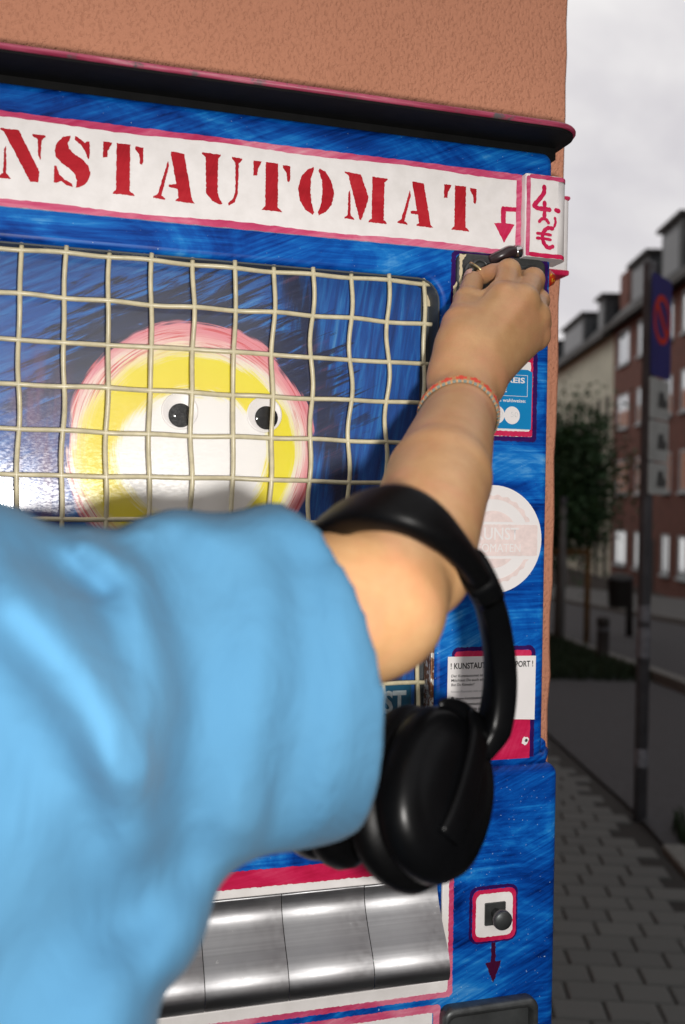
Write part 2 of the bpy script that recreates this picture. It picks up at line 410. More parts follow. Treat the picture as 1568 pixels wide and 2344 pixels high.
def stucco_mat():
    t = NT('terracotta_roughcast'); v = t.coord(scale=(1, 1, .8))
    n = t.noise(v, 290, 1.6, .5, .3); n2 = t.noise(t.coord(), 520, 3, .6); big = t.noise(t.coord(), 5, 4, .5)
    h = t.math('ADD', t.ramp(n, [(.33, 0.0), (.47, .75), (.7, 1.0)]), t.math('MULTIPLY', n2, .35))
    c = t.ramp(big, [(.3, (.56, .245, .148)), (.7, (.62, .275, .168))])
    t.col(t.mix(t.ramp(n, [(.26, .4), (.38, 0.0)]), c, (.36, .14, .08))); t.bump(h, .55, .0022); return t.set(.85, 0, .2)
STUCCO = stucco_mat()
def glass_mat():
    t = NT('acrylic_pane'); t.n.remove(t.p)
    g = t.new('BsdfGlossy'); n = t.noise(t.coord(scale=(1, 1, 2.4), rot=(0, .5, 0)), 260, 5, .7)
    t.l.new(t.ramp(n, [(.35, .06), (.62, .18)]), g.inputs['Roughness']); tr = t.new('BsdfTransparent'); m = t.new('MixShader'); m.inputs[0].default_value = .05; t.l.new(tr.outputs[0], m.inputs[1]); t.l.new(g.outputs[0], m.inputs[2]); t.l.new(m.outputs[0], t.out.inputs[0]); return t.m
PANE = glass_mat()
def dome_mat():
    t = NT('clear_dome'); t.n.remove(t.p); g = t.new('BsdfGlossy'); g.inputs['Roughness'].default_value = .06; tr = t.new('BsdfTransparent'); m = t.new('MixShader'); m.inputs[0].default_value = .022; t.l.new(tr.outputs[0], m.inputs[1]); t.l.new(g.outputs[0], m.inputs[2]); t.l.new(m.outputs[0], t.out.inputs[0]); return t.m
DOME = dome_mat()

def painting_mat():
    """the painted board behind the grille: rings of brushed colour on dark blue"""
    t = NT('painted_board'); CX, CZ = .1315, 1.3993
    sp = t.new('SeparateXYZ'); tcn = t.new('TexCoord'); t.l.new(tcn.outputs['Object'], sp.inputs[0])
    u = t.math('SUBTRACT', sp.outputs[0], CX); v = t.math('SUBTRACT', sp.outputs[2], CZ)
    r0 = t.math('SQRT', t.math('ADD', t.math('MULTIPLY', u, u), t.math('MULTIPLY', v, v)))
    th = t.math('ARCTAN2', v, u)
    def vec(a, b, c=0.0):
        cb = t.new('CombineXYZ')
        for i, q in enumerate((a, b, c)):
            if isinstance(q, (int, float)): cb.inputs[i].default_value = q
            else: t.l.new(q, cb.inputs[i])
        return cb.outputs[0]
    cth, sth = t.math('COSINE', th), t.math('SINE', th)
    wob = t.noise(vec(cth, sth), 1.3, 2, .5)
    streak = t.noise(vec(t.math('MULTIPLY', r0, 620), t.math('MULTIPLY', cth, 2.2), t.math('MULTIPLY', sth, 2.2)), 1.0, 6, .65, .3)
    rr = t.math('ADD', t.math('ADD', r0, t.math('MULTIPLY', t.math('SUBTRACT', streak, .5), .020)), t.math('MULTIPLY', t.math('SUBTRACT', wob, .5), .030))
    up_ = t.math('MAXIMUM', t.math('DIVIDE', v, t.math('MAXIMUM', r0, .002)), 0.0)
    sh_ = t.math('MAXIMUM', t.math('SUBTRACT', .022, t.math('MULTIPLY', t.math('SUBTRACT', r0, .046), .23)), 0.0)
    r1 = t.math('ADD', r0, t.math('MULTIPLY', up_, t.math('MINIMUM', sh_, .022)))
    jit = t.math('ADD', t.math('MULTIPLY', t.math('SUBTRACT', streak, .5), .020), t.math('MULTIPLY', t.math('SUBTRACT', wob, .5), .022))
    wob2 = t.noise(vec(cth, sth, 4.0), 2.6, 2, .5)
    fo = t.math('DIVIDE', t.math('ADD', t.math('ADD', r0, t.math('MULTIPLY', jit, .6)), t.math('MULTIPLY', t.math('SUBTRACT', wob2, .5), .016)), .16)
    f = t.math('DIVIDE', t.math('ADD', r1, jit), .16)
    k = lambda m: m/.16
    left = t.ramp(t.math('ADD', t.math('MULTIPLY', u, 4.0), .5), [(.1, 1.0), (.62, 0.0)])
    ringR = t.ramp(f, [(k(.068), (.83, .81, .79)), (k(.071), (.84, .80, .50)), (k(.074), (.78, .65, .008)), (k(.094), (.80, .70, .014)), (k(.097), (.83, .78, .45)), (k(.1015), (.83, .74, .66)), (k(.106), (.80, .40, .40)), (k(.111), (.74, .26, .30))])
    ringL = t.ramp(f, [(k(.064), (.83, .81, .79)), (k(.068), (.83, .78, .45)), (k(.072), (.76, .60, .008)), (k(.092), (.78, .65, .016)), (k(.101), (.82, .70, .20)), (k(.106), (.84, .76, .64)), (k(.111), (.82, .56, .52)), (k(.116), (.70, .25, .30))])
    rings = t.mix(left, ringR, ringL)
    red = t.math('MULTIPLY', t.ramp(f, [(k(.095), 0.0), (k(.105), 1.0)]), t.ramp(t.noise(vec(t.math('MULTIPLY', r0, 300), cth, sth), 2.0, 4, .6), [(.52, 0.0), (.64, .85)]))
    rings = t.mix(red, rings, (.62, .06, .07))
    # the ground: brushed blues, a dark sweep above the rings and a dark band down the right
    s1 = t.noise(t.coord(scale=(14, 2, 170), src=t.coord(rot=(0, .45, 0))), 1.0, 6, .68, .6); s2 = t.noise(t.coord(scale=(170, 2, 12), src=t.coord(rot=(0, -.14, 0))), 1.0, 6, .62, .4)
    side = t.ramp(t.math('MULTIPLY', sp.outputs[0], 1.0), [(.18, 0.0), (.25, 1.0)])
    ss = t.mix(side, s1, s2)
    base = t.ramp(ss, [(.30, (.002, .03, .16)), (.5, (.003, .075, .33)), (.62, (.012, .15, .45)), (.78, (.14, .34, .58))])
    halo = t.math('MULTIPLY', t.ramp(t.math('ADD', f, t.math('MULTIPLY', t.math('SUBTRACT', s1, .5), 1.5)), [(.62, 1.0), (.88, .95), (.99, 0.0)]), t.ramp(t.math('ADD', t.math('MULTIPLY', v, 5), .5), [(.5, 0.0), (.72, 1.0)]))
    w = t.math('ABSOLUTE', t.math('SUBTRACT', sp.outputs[0], t.math('ADD', .236, t.math('MULTIPLY', t.math('SUBTRACT', 1.50, sp.outputs[2]), .26))))
    band = t.ramp(t.math('ADD', t.math('MULTIPLY', w, 20), t.math('MULTIPLY', t.math('SUBTRACT', s2, .5), .8)), [(.10, .95), (.42, 0.0)])
    dark = t.ramp(s1, [(.3, (.004, .008, .03)), (.55, (.012, .02, .06)), (.68, (.09, .04, .08)), (.8, (.05, .16, .22))])
    g = t.mix(t.math('MAXIMUM', halo, band), base, dark)
    purple = t.math('MULTIPLY', t.ramp(t.math('ADD', t.math('MULTIPLY', u, -6), 0), [(.62, 0.0), (.74, .9), (.86, .8), (1.0, 0.0)]), t.ramp(t.noise(t.coord(scale=(60, 1, 9)), 1, 4, .6), [(.4, .2), (.6, 1.0)]))
    purple = t.math('MULTIPLY', purple, t.ramp(t.math('ADD', t.math('MULTIPLY', v, 5), .5), [(.75, 1.0), (.98, 0.0)]))
    g = t.mix(purple, g, (.14, .07, .15))
    c = t.mix(t.ramp(fo, [(k(.1110), 0.0), (k(.1130), 1.0)]), rings, g)
    t.col(c); t.bump(streak, .15, .0004); return t.set(.5)
PAINTING = painting_mat()

# ------------------------------------------------------------------ the street: ground, paving, road, kerbs
ASPHALT = plain('asphalt', (.036, .038, .043), .9, var=.25, scale=25, bump=.5)
def paver_mat():
    t = NT('grey_paver'); n = t.noise(t.coord(kind='Generated'), 3, 5, .6); oi = t.new('ObjectInfo'); g = t.noise(t.coord(), 220, 4, .6)
    c = t.mix(.55, t.ramp(oi.outputs['Random'], [(0, (.068, .074, .074)), (1, (.098, .105, .102))]), t.ramp(g, [(.3, (.064, .070, .069)), (.7, (.108, .114, .110))]))
    t.col(c); t.bump(g, .5, .0015); return t.set(.9)
PAVER = paver_mat()
JOINT = plain('joint_sand', (.016, .016, .015), .95, var=.3, scale=90)
KERB = plain('kerb_concrete', (.13, .137, .13), .9, var=.2, scale=40, bump=.4)
SOIL = plain('ground_soil', (.035, .033, .03), .95, var=.3, scale=4)
def ribbon(name, lat0, lat1, dz, mat, s0=-25, s1=220, **kw):
    ss = [s0, -10, 0, 2, 4.4, 4.6, 6, 8, 12, 20, 35, 60, 100, s1]; v = []; f = []
    for i, s in enumerate(ss):
        z = zg(s)+dz; v += [st(s, lat0, z), st(s, lat1, z)]
        if i: f.append((2*i-2, 2*i-1, 2*i+1, 2*i))
    return py_obj(name, v, f, mat, **kw)
ribbon('ground', -400, 400, -.06, SOIL, -300, 900, kind='structure')
ribbon('road', 1.25, 6.3, -.004, ASPHALT, kind='structure')
pav = ribbon('pavement', -14, 1.215, -.012, JOINT, kind='structure')
ribbon('far_pavement', 6.42, 11.2, .10, plain('far_paving', (.085, .09, .09), .9, var=.15, scale=3), kind='structure')
# paving bricks: courses nearly square to the street
PROT = R_(3.0); BL, BW, GAP = .146, .106, .006
def brick_mesh(l, w):
    bm = bmesh.new(); add_box(bm, -l/2, l/2, -w/2, w/2, -.05, 0, 0)
    bmesh.ops.bevel(bm, geom=[e for e in bm.edges if all(abs(v.co.z) < 1e-6 for v in e.verts)], offset=.005, segments=1, affect='EDGES')
    bmesh.ops.recalc_face_normals(bm, faces=bm.faces); me = bpy.data.meshes.new('brick'); bm.to_mesh(me); bm.free(); me.materials.append(PAVER); return me
BRICK = brick_mesh(BL-GAP, BW-GAP)
spots = []
for i in range(-12, 170):
    for j in range(-26, 12):
        a = i*BW; b = j*BL+(BL/2 if i % 2 else 0)+.02*math.sin(i*1.3)
        s = a*math.cos(PROT)-b*math.sin(PROT)+.9; lat = b*math.cos(PROT)+a*math.sin(PROT)+.30
        if lat > 1.215-BL*.55 or lat < -1.6 or s > 16: continue
        vx, vy = lat, s
        seen = s > 2.3 and lat > .5+.0*s and (825+2279*lat/s) > 1225 and (825+2279*lat/s) < 1640
        spots.append((not seen, s, lat))
spots.sort(); near = spots[:300]; rest = spots[300:]
BROT = math.pi/2-STREET-math.pi/2+0
for k, (hid, s, lat) in enumerate(near):
    o = bpy.data.objects.new('brick', BRICK); o.location = st(s, lat, zg(s)+random.uniform(-.0015, .0015)); o.rotation_euler = (random.uniform(-.008, .008), random.uniform(-.008, .008), -STREET-PROT+random.uniform(-.012, .012)); link(o, pav)
bm = bmesh.new()
for hid, s, lat in rest:
    c = st(s, lat, zg(s)); M = Matrix.Translation(c) @ Matrix.Rotation(-STREET-PROT, 4, 'Z')
    n0 = len(bm.verts); bm.from_mesh(BRICK); bm.verts.ensure_lookup_table(); bmesh.ops.transform(bm, matrix=M, verts=bm.verts[n0:])
bm_obj('far_bricks', bm, PAVER, pav, kind='stuff')
# kerbs: each stone its own piece
def kerb_row(name, lat, w, z0, h, s0, s1, L):
    base = ribbon(name, lat, lat+w, -.02, JOINT, s0, s1, kind='structure')
    bm = bmesh.new(); add_box(bm, -w/2, w/2, -L/2+.006, L/2-.006, -.15, 0, .012, 2); bmesh.ops.recalc_face_normals(bm, faces=bm.faces)
    me = bpy.data.meshes.new('kerb_stone'); bm.to_mesh(me); bm.free(); me.materials.append(KERB); s = s0+L/2
    while s < min(s1, 60):
        o = bpy.data.objects.new('kerb_stone', me); o.location = st(s, lat+w/2, zg(s)+z0+h+random.uniform(-.004, .004)); o.rotation_euler = (-math.atan(.06) if s > 4.5 else 0, 0, -STREET); link(o, base); s += L
kerb_row('kerb', 1.225, .10, 0, .012, -1, 4.2, .5)
kerb_row('kerb_middle', 2.85, .12, 0, .10, -2, 60, 1.0)
kerb_row('kerb_far', 6.31, .12, 0, .115, 4, 60, 1.0)

# grass: blades over strips of verge
GRASS = plain('grass_blades', (.010, .026, .008), .8, var=.5, scale=9)
def verge(name, s0, s1, l0, l1, n, hgt, label):
    v = []; f = []
    for k in range(n):
        s = random.uniform(s0, s1); l = random.uniform(l0, l1); c = st(s, l, zg(s)-.004); a = random.uniform(0, 6.28); h = random.uniform(.5, 1.2)*hgt; w = random.uniform(.004, .009)
        d = Vector((math.cos(a), math.sin(a), 0)); e = Vector((-d.y, d.x, 0))*random.uniform(-.6, .6)*h; i = len(v)
        v += [c-d*w, c+d*w, c+d*w*.6+e*.4+Vector((0, 0, h*.7)), c+e+Vector((0, 0, h))]; f += [(i, i+1, i+2), (i, i+2, i+3)]
    py_obj(name, v, f, GRASS, kind='stuff', label=label, cat='grass')
verge('verge_grass', 9.6, 19, 1.5, 2.83, 16000, .13, 'dark grass on the verge round the bollard and wooden tree guard')
verge('kerb_grass', 1.5, 4.25, 1.33, 2.3, 9000, .09, 'patch of dark grass beside the kerb in front of the sign post')

# ------------------------------------------------------------------ the rendered house that carries the machine
YW = .13
house = thing('plastered_house', 'terracotta roughcast corner house carrying the blue vending machine', 'house', (0.55, YW, 0))
XC = at(1277, 1000, YW).x
def wall_corner():
    """front wall and street side as one skin with an uneven corner"""
    v = []; f = []; zs = [0]+[.6+.035*i for i in range(48)]+[2.6, 4, 9.5]; rows = []
    for z in zs:
        lean = .010*(min(max(z, .6), 2.3)-1.35); w = random.uniform(-.0016, .0016) if .6 <= z <= 2.4 else 0
        c = Vector((XC+lean+w, YW, z)); r = len(v)
        v += [Vector((-9, YW, z)), c+Vector((-.02, 0, 0)), c+Vector((-.004, .001, 0)), c+Vector((0, .006, 0)), c+S_DIR*.05, c+S_DIR*85, Vector((-9, YW+80, z))]
        rows.append(r)
    for a, b in zip(rows, rows[1:]):
        for j in range(6): f.append((a+j, a+j+1, b+j+1, b+j))
        f.append((a+6, a, b, b+6))
    n = rows[-1]; f.append(tuple(n+j for j in range(7)))
    return v, f
_v, _f = wall_corner(); py_obj('wall', _v, _f, STUCCO, house)

# ------------------------------------------------------------------ the vending machine
vm = thing('vending_machine', 'hand-painted blue art vending machine on the terracotta wall', 'vending machine', (.09, YW, .35))
XL = -.30
def front(loops, *a, **k): return plate(*a, **k)
WIN = rrect(-.272, .357, 1.118, 1.563, .022)
plate('upper_door', [rrect(XL, .4725, 1.106, 1.694, .010), WIN], 0.0, .030, BLUE, vm, bevel=.006, res=3, smooth=True)
plate('dark_reveal_ring', [rrect(-.2717, .3567, 1.1183, 1.5627, .0217), rrect(-.2703, .3553, 1.1197, 1.5613, .0205)], .0015, .027, GREYSTRIP, vm)  # thin dark ring added inside the opening to make its reveal dark
box('upper_cabinet', (XL+.004, .468, .030, YW-.001, 1.104, 1.690), BLUE, vm, bevel=.003)
FLAPWIN = rrect(-.272, .362, .905, 1.004, .006)
plate('lower_door', [rrect(XL-.008, .4850, .36, 1.102, .012), FLAPWIN], -.010, .040, BLUE, vm, bevel=.008, res=3, smooth=True)
box('lower_cabinet', (XL-.004, .4815, .030, YW-.001, .362, 1.100), BLUE, vm, bevel=.004)
# rolled lip where the upper door meets the lower cabinet
bm = bmesh.new(); sweep(bm, [Vector((XL, .004, 1.1035)), Vector((.474, .004, 1.1035)), Vector((.483, .020, 1.106)), Vector((.484, YW-.004, 1.112))], circ(.0065, 10), ref=Vector((0, 0, 1))); bm_obj('lip', bm, BLUE, vm, smooth=True)
box('lip_end', (.4715, .4845, .012, YW-.002, 1.098, 1.121), BLUE, vm, bevel=.006, seg=3)

# canopy: thin rolled sheet, rounded corner, black beneath
def canopy():
    pr = []; x1, y0 = .4845, -.038; r = .030
    out = [(XL-.03, YW-.002)] + [(XL-.03, y0)]
    for k in range(9): a = R_(-90+90*k/8); out.append((x1-r+r*math.cos(a), y0+r+r*math.sin(a)))
    out.append((x1, YW-.002))
    return out
_c = canopy()
def sheet(name, z0, z1, out, mat):
    bm = bmesh.new(); A = [bm.verts.new((x, y, z0)) for x, y in out]; B = [bm.verts.new((x, y, z1)) for x, y in out]; n = len(out)
    for i in range(n): bm.faces.new((A[i], A[(i+1) % n], B[(i+1) % n], B[i]))
    bm.faces.new(A[::-1]); bm.faces.new(B); return bm_obj(name, bm, mat, vm)
cn = sheet('canopy', 1.7015, 1.7070, _c, BLACKPAINT)
ed = [Vector((x, y, 1.7062)) for x, y in _c[1:]]
bm = bmesh.new(); sweep(bm, ed, circ(.0026, 10), ref=Vector((0, 0, 1))); bm_obj('canopy_edge', bm, CANOPY, cn, smooth=True)
box('canopy_flange', (XL-.02, .478, .006, YW-.002, 1.690, 1.7012), BLACKPAINT, vm)

# --- name strip
SB = plate('name_strip', [rough_loop(rrect(XL+.03, .4370, 1.5905, 1.6680, .002), .0002, .006)], -.0030, .0028, WHITE, vm)
def border(name, x0, x1, z0, z1, w, y, mat, parent, wob=.0009):
    o = rough_loop([(x0, z0), (x1, z0), (x1, z1), (x0, z1)], .0004, .005); L = []
    for x, z in rough_loop([(x0+w, z0+w), (x1-w, z0+w), (x1-w, z1-w), (x0+w, z1-w)], .0004, .005):
        L.append((x, z+wob*math.sin(x*37+z*9)))
    me = curve_mesh([o, L], .0001); stand(me, y, .0001); me.name = name; me.materials.clear(); return mesh_obj(name, me, mat, parent)
border('pink_border', XL+.03, .4372, 1.5903, 1.6682, .0054, -.0034, PINK, SB)
GLYPH = {
 'T': [[(.24, 0), (.79, 0), (.77, .03), (.67, .08), (.67, 1), (.33, 1), (.33, .08), (.26, .03)], [(0, 1), (.22, 1), (.19, .93), (.12, .84), (.10, .70), (0, .69)], [(1, .97), (.79, .98), (.80, .92), (.89, .83), (.92, .65), (.97, .63), (1, .68)]],
 'N': [[(.02, 1), (.42, 1), (.88, .22), (.86, 0), (.68, 0), (.10, .93), (.02, .97)], [(0, 0), (.26, .01), (.24, .04), (.16, .12), (.15, .66), (.11, .60), (.09, .12), (0, .04)], [(.72, .96), (1, .95), (1, .92), (.92, .85), (.90, .45), (.85, .55), (.83, .86), (.72, .92)]],
 'S': [[(.44, 1), (.24, .96), (.07, .84), (0, .68), (.05, .55), (.20, .45), (.42, .35), (.56, .26), (.63, .14), (.60, .0), (.74, .02), (.92, .13), (1, .30), (.95, .44), (.80, .55), (.55, .65), (.40, .74), (.36, .84), (.42, .93)], [(.57, 1), (.70, .96), (.84, .89), (.90, .93), (.97, .92), (.97, .60), (.93, .58), (.85, .72), (.72, .84), (.56, .93)], [(0, .38), (.07, .38), (.13, .23), (.28, .13), (.50, .06), (.52, 0), (.36, .02), (.20, .10), (.10, .06), (0, .05)]],
 'A': [[(.40, 1), (.72, .98), (.93, .07), (1, 0), (.53, .01), (.54, .04), (.60, .08), (.57, .26), (.36, .28), (.36, .33), (.54, .35), (.46, .70), (.40, .92)], [(0, .03), (.28, .01), (.28, .04), (.19, .09), (.36, .70), (.33, .80), (.10, .12), (0, .06)]],
 'U': [[(0, 1), (.47, 1), (.46, .97), (.40, .91), (.40, .24), (.45, .12), (.53, .03), (.47, 0), (.27, .06), (.12, .20), (.09, .91), (0, .97)], [(.74, .98), (1, .97), (1, .94), (.92, .87), (.90, .24), (.83, .08), (.68, 0), (.66, .05), (.78, .14), (.84, .28), (.83, .87), (.74, .94)]],
 'O': [[(.42, 1), (.27, .95), (.09, .79), (0, .52), (.06, .26), (.22, .08), (.42, 0), (.45, .06), (.37, .25), (.34, .5), (.35, .75), (.43, .94)], [(.58, .99), (.74, .94), (.91, .76), (1, .5), (.93, .25), (.77, .08), (.58, .0), (.55, .06), (.64, .25), (.67, .5), (.65, .75), (.56, .94)]],
 'M': [[(0, 1), (.37, .98), (.56, .52), (.54, .42), (.40, .03), (.36, .03), (.12, .80), (.08, .94), (0, .97)], [(.01, .03), (.23, .02), (.22, .05), (.15, .10), (.13, .64), (.09, .58), (.08, .10), (.01, .06)], [(.64, .96), (1, .95), (1, .92), (.93, .87), (.92, .08), (.99, .03), (.99, 0), (.56, .0), (.57, .03), (.64, .08)]],
 'K': [[(0, 0), (.45, 0), (.38, .06), (.38, .94), (.45, 1), (0, 1), (.07, .94), (.07, .06)], [(.44, .52), (.74, .95), (.66, 1), (.98, 1), (.86, .93), (.66, .62), (1, 0), (.60, 0), (.66, .06), (.46, .42)]]}
LET = [('K', -.118, -.083, 1.655, 1.613), ('U', -.078, -.043, 1.655, 1.613), ('N', -.0362, -.0001, 1.6540, 1.6128), ('S', .0073, .0367, 1.6545, 1.6118), ('T', .0468, .0803, 1.6528, 1.6098), ('A', .0893, .1249, 1.6512, 1.6086), ('U', .1303, .1658, 1.6535, 1.6098), ('T', .1760, .2094, 1.6517, 1.6091), ('O', .2167, .2505, 1.6521, 1.6095), ('M', .2602, .3013, 1.6515, 1.6080), ('A', .3117, .3468, 1.6497, 1.6088), ('T', .3574, .3904, 1.6507, 1.6090)]
for ch, x0, x1, zt, zb in LET:
    loops = [rough_loop([(x0+a*(x1-x0), zb+b*(zt-zb)) for a, b in pl], .00028, .0012) for pl in GLYPH[ch]]
    me = curve_mesh(loops, .0001); stand(me, -.0033, .0001); me.name = 'stencil_letter'; me.materials.clear(); mesh_obj('stencil_letter', me, LETTER, SB)
def flat(name, loops, y, mat, parent, rough=.00022, **kw):
    me = curve_mesh([rough_loop(l, rough, .0015) if rough else l for l in loops], .0001); stand(me, y, .0001); me.name = name; me.materials.clear(); return mesh_obj(name, me, mat, parent, **kw)
flat('painted_arrow', [[(.4368, 1.6365), (.4172, 1.6360), (.4160, 1.6340), (.4163, 1.6200), (.4092, 1.6195), (.4197, 1.6018), (.4306, 1.6200), (.4210, 1.6205), (.4212, 1.6318), (.4368, 1.6325)]], -.0033, PINK_DEEP, SB)

# --- price box round the corner
def price_box():
    out = [(.4375, .018), (.4375, -.0105), (.4382, -.0117), (.4395, -.0120)]+[(.4718+.0117*math.sin(R_(a)), -.0003-.0117*math.cos(R_(a))) for a in range(0, 91, 10)]+[(.4835, .018)]
    bm = bmesh.new(); A_ = [bm.verts.new((x, y, 1.5885)) for x, y in out]; B_ = [bm.verts.new((x, y, 1.6672)) for x, y in out]; n = len(out)
    for i in range(n): fc = bm.faces.new((A_[i], A_[(i+1) % n], B_[(i+1) % n], B_[i])); fc.smooth = 4 <= i < n-2
    bm.faces.new(A_[::-1]); bm.faces.new(B_); return bm_obj('price_box', bm, WHITE, vm)
pb = price_box()
PB_Y = -.0123
stroke('pink_border', [(.4755, 1.6646), (.4600, 1.6650), (.4430, 1.6650)], .0040, PB_Y, PINK, pb)
stroke('pink_border', [(.4398, 1.6630), (.4402, 1.6300), (.4398, 1.5910)], .0042, PB_Y-.0002, PINK, pb)
stroke('pink_border', [(.4755, 1.5908), (.4600, 1.5906), (.4420, 1.5910)], .0042, PB_Y, PINK_DEEP, pb)
# the border goes on round the curved side
for zz in (1.5885, 1.6628):
    bm = bmesh.new()
    pts = [(.4752, -.01225)]+[(.4720+.0118*math.sin(R_(a)), -.0005-.0118*math.cos(R_(a))) for a in (20, 40, 60, 80, 90)]+[(.4838, .016)]
    A = [bm.verts.new((x, y, zz+.0002)) for x, y in pts]; B = [bm.verts.new((x, y, zz+.0042)) for x, y in pts]
    for i in range(len(pts)-1): bm.faces.new((A[i], A[i+1], B[i+1], B[i]))
    bm_obj('pink_border', bm, PINK_DEEP if zz < 1.6 else PINK, pb, smooth=True)
four = stroke('painted_four', [(.4565, 1.6560), (.4560, 1.6500), (.4500, 1.6420), (.4462, 1.6375), (.4500, 1.6352), (.4560, 1.6350), (.4625, 1.6348)], .0044, PB_Y-.0001, PINK_DEEP, pb)
stroke('painted_four_stem', [(.4570, 1.6410), (.4572, 1.6340), (.4570, 1.6265)], .0040, PB_Y-.0003, PINK_DEEP, four)
stroke('painted_four_foot', [(.4518, 1.6225), (.4545, 1.6252), (.4585, 1.6254), (.4615, 1.6222)], .0032, PB_Y-.0004, PINK_DEEP, four)
stroke('painted_dash', [(.4695, 1.6352), (.4722, 1.6345)], .0042, PB_Y-.0001, PINK_DEEP, pb)
stroke('painted_comma', [(.4685, 1.6275), (.4692, 1.6235), (.4680, 1.6195)], .0026, PB_Y-.0001, PINK_DEEP, pb)
eu = stroke('painted_euro', [(.4660, 1.6172), (.4610, 1.6172), (.4565, 1.6130), (.4555, 1.6075), (.4575, 1.6020), (.4620, 1.5985), (.4665, 1.6000)], .0040, PB_Y-.0001, PINK_DEEP, pb)
stroke('painted_euro_bar', [(.4500, 1.6112), (.4570, 1.6112), (.4640, 1.6108)], .0029, PB_Y-.0003, PINK_DEEP, eu)
stroke('painted_euro_bar', [(.4498, 1.6066), (.4570, 1.6068), (.4640, 1.6062)], .0029, PB_Y-.0003, PINK_DEEP, eu)
sp_ = box('side_plate', (.4690, .5310, .070, .118, 1.5965, 1.6780), WHITE, vm, bevel=.005, seg=3)
box('pink_edge', (.4720, .5317, .0693, .1187, 1.5950, 1.6010), PINK_DEEP, sp_, bevel=.002)
box('pink_edge', (.4720, .5317, .0693, .1187, 1.6745, 1.6790), PINK_DEEP, sp_, bevel=.002)
def candy():
    t = NT('red_yellow_enamel'); n = t.noise(t.coord(), 150, 3, .5); t.col(t.ramp(n, [(.4, (.42, .02, .01)), (.55, (.5, .05, .01)), (.62, (.7, .5, .02))])); return t.set(.2)
lathe('side_knob', [(0, -.014), (.006, -.014), (.006, .0005), (.009, .004), (.009, .014), (.006, .019), (0, .020)], Vector((.4850, .055, 1.5860)), (1, 0, 0), candy(), vm, 20)

PUPIL = plain('pupil_black', (.002, .002, .0025), .6, var=.2, spec=.05)
# --- window: board, eyes, pane, grille
board = plate('painted_board', [rrect(-.275, .3466, 1.112, 1.575, .004)], .0240, .003, PAINTING, vm)
box('grey_channel', (.3469, .3740, .0245, .0275, 1.112, 1.578), GREYSTRIP, vm)
box('cream_tab', (.3480, .3640, .0215, .0240, 1.541, 1.578), CREAM, vm, bevel=.0006)
box('chipped_edge', (.3540, .3574, .0010, .0190, 1.135, 1.340), RUST, vm, bevel=.0008)
for ex, ez, px_, pz_ in ((.1180, 1.4307, .1185, 1.4267), (.1950, 1.4307, .1967, 1.4277)):
    e = lathe('googly_eye', [(0, .0002), (.0163, .0002), (.0165, .0010), (.0160, .0016), (.0150, .0013), (0, .0013)], Vector((ex, .0240, ez)), (0, -1, 0), STICK, vm, 48)
    lathe('pupil', [(0, .0002), (.0105, .0002), (.0107, .0008), (.0098, .0011), (0, .0011)], Vector((px_, .0227, pz_)), (0, -1, 0), PUPIL, e, 40)
    lathe('clear_dome', [(.0158, .0), (.0150, .0018), (.0120, .0034), (.0070, .0043), (0, .0047)], Vector((ex, .0224, ez)), (0, -1, 0), DOME, e, 48)
# acrylic sheet, a few millimetres out of true
v = []; f = []; NX, NZ = 60, 24
for i in range(NX+1):
    for j in range(NZ+1):
        x = -.275+.629*i/NX; z = 1.114+.454*j/NZ; v.append((x, .0128+.0042*math.sin(2*math.pi*(x+.035)/.40)+.0006*math.cos(z*14), z))
for i in range(NX):
    for j in range(NZ): q = i*(NZ+1)+j; f.append((q, q+NZ+1, q+NZ+2, q+1))
pn = py_obj('window_pane', v, f, PANE, vm, smooth=True)
VX = [-.0185+.0361*k for k in range(-7, 11)]; HZ = [1.5575-.0374*k for k in range(0, 12)]
def wavy(n, amp): return [random.uniform(-amp, amp) for _ in range(n)]
for i, x in enumerate(VX):
    P = []; x += random.uniform(-.0006, .0006)
    a = .0011+.0006*random.random()
    for j in range(int((1.562-1.128)/.0047)+1):
        z = 1.5635-j*.0047; ph = (1.5575-z)/.0374*math.pi
        P.append(Vector((x+a*math.sin(ph+i*.4)*(1 if i > 13 else .35)+.0007*math.sin(j*.23+i), .0034-.0019*math.cos(ph+i*math.pi), z)))
    tube('vertical_wire', P, .0021, WIRE, vm, 8)
for j, z in enumerate(HZ):
    P = []; xe = .3515+random.uniform(-.002, .001)
    for i in range(int((xe+.272)/.0045)+1):
        x = -.272+i*.0045; ph = (x+.0185)/.0361*math.pi
        P.append(Vector((x, .0034+.0019*math.cos(ph+j*math.pi), z+.0003*math.sin(ph+j)+.0005*math.sin(i*.11+j*2))))
    tube('horizontal_wire', P, .0021, WIRE, vm, 8)
# display card low in the window
KC = plain('card_teal', (.004, .085, .16), .4, var=.3, scale=14)
cd = plate('display_card', [rrect(.205, .3420, 1.130, 1.1800, .001)], .0205, .0015, KC, vm)
text('card_lettering', 'KUNST', .268, .3370, 1.1525, .0210, .0203, plain('card_letter_grey', (.36, .42, .44), .5, var=.25, scale=160), cd, bold=.035)

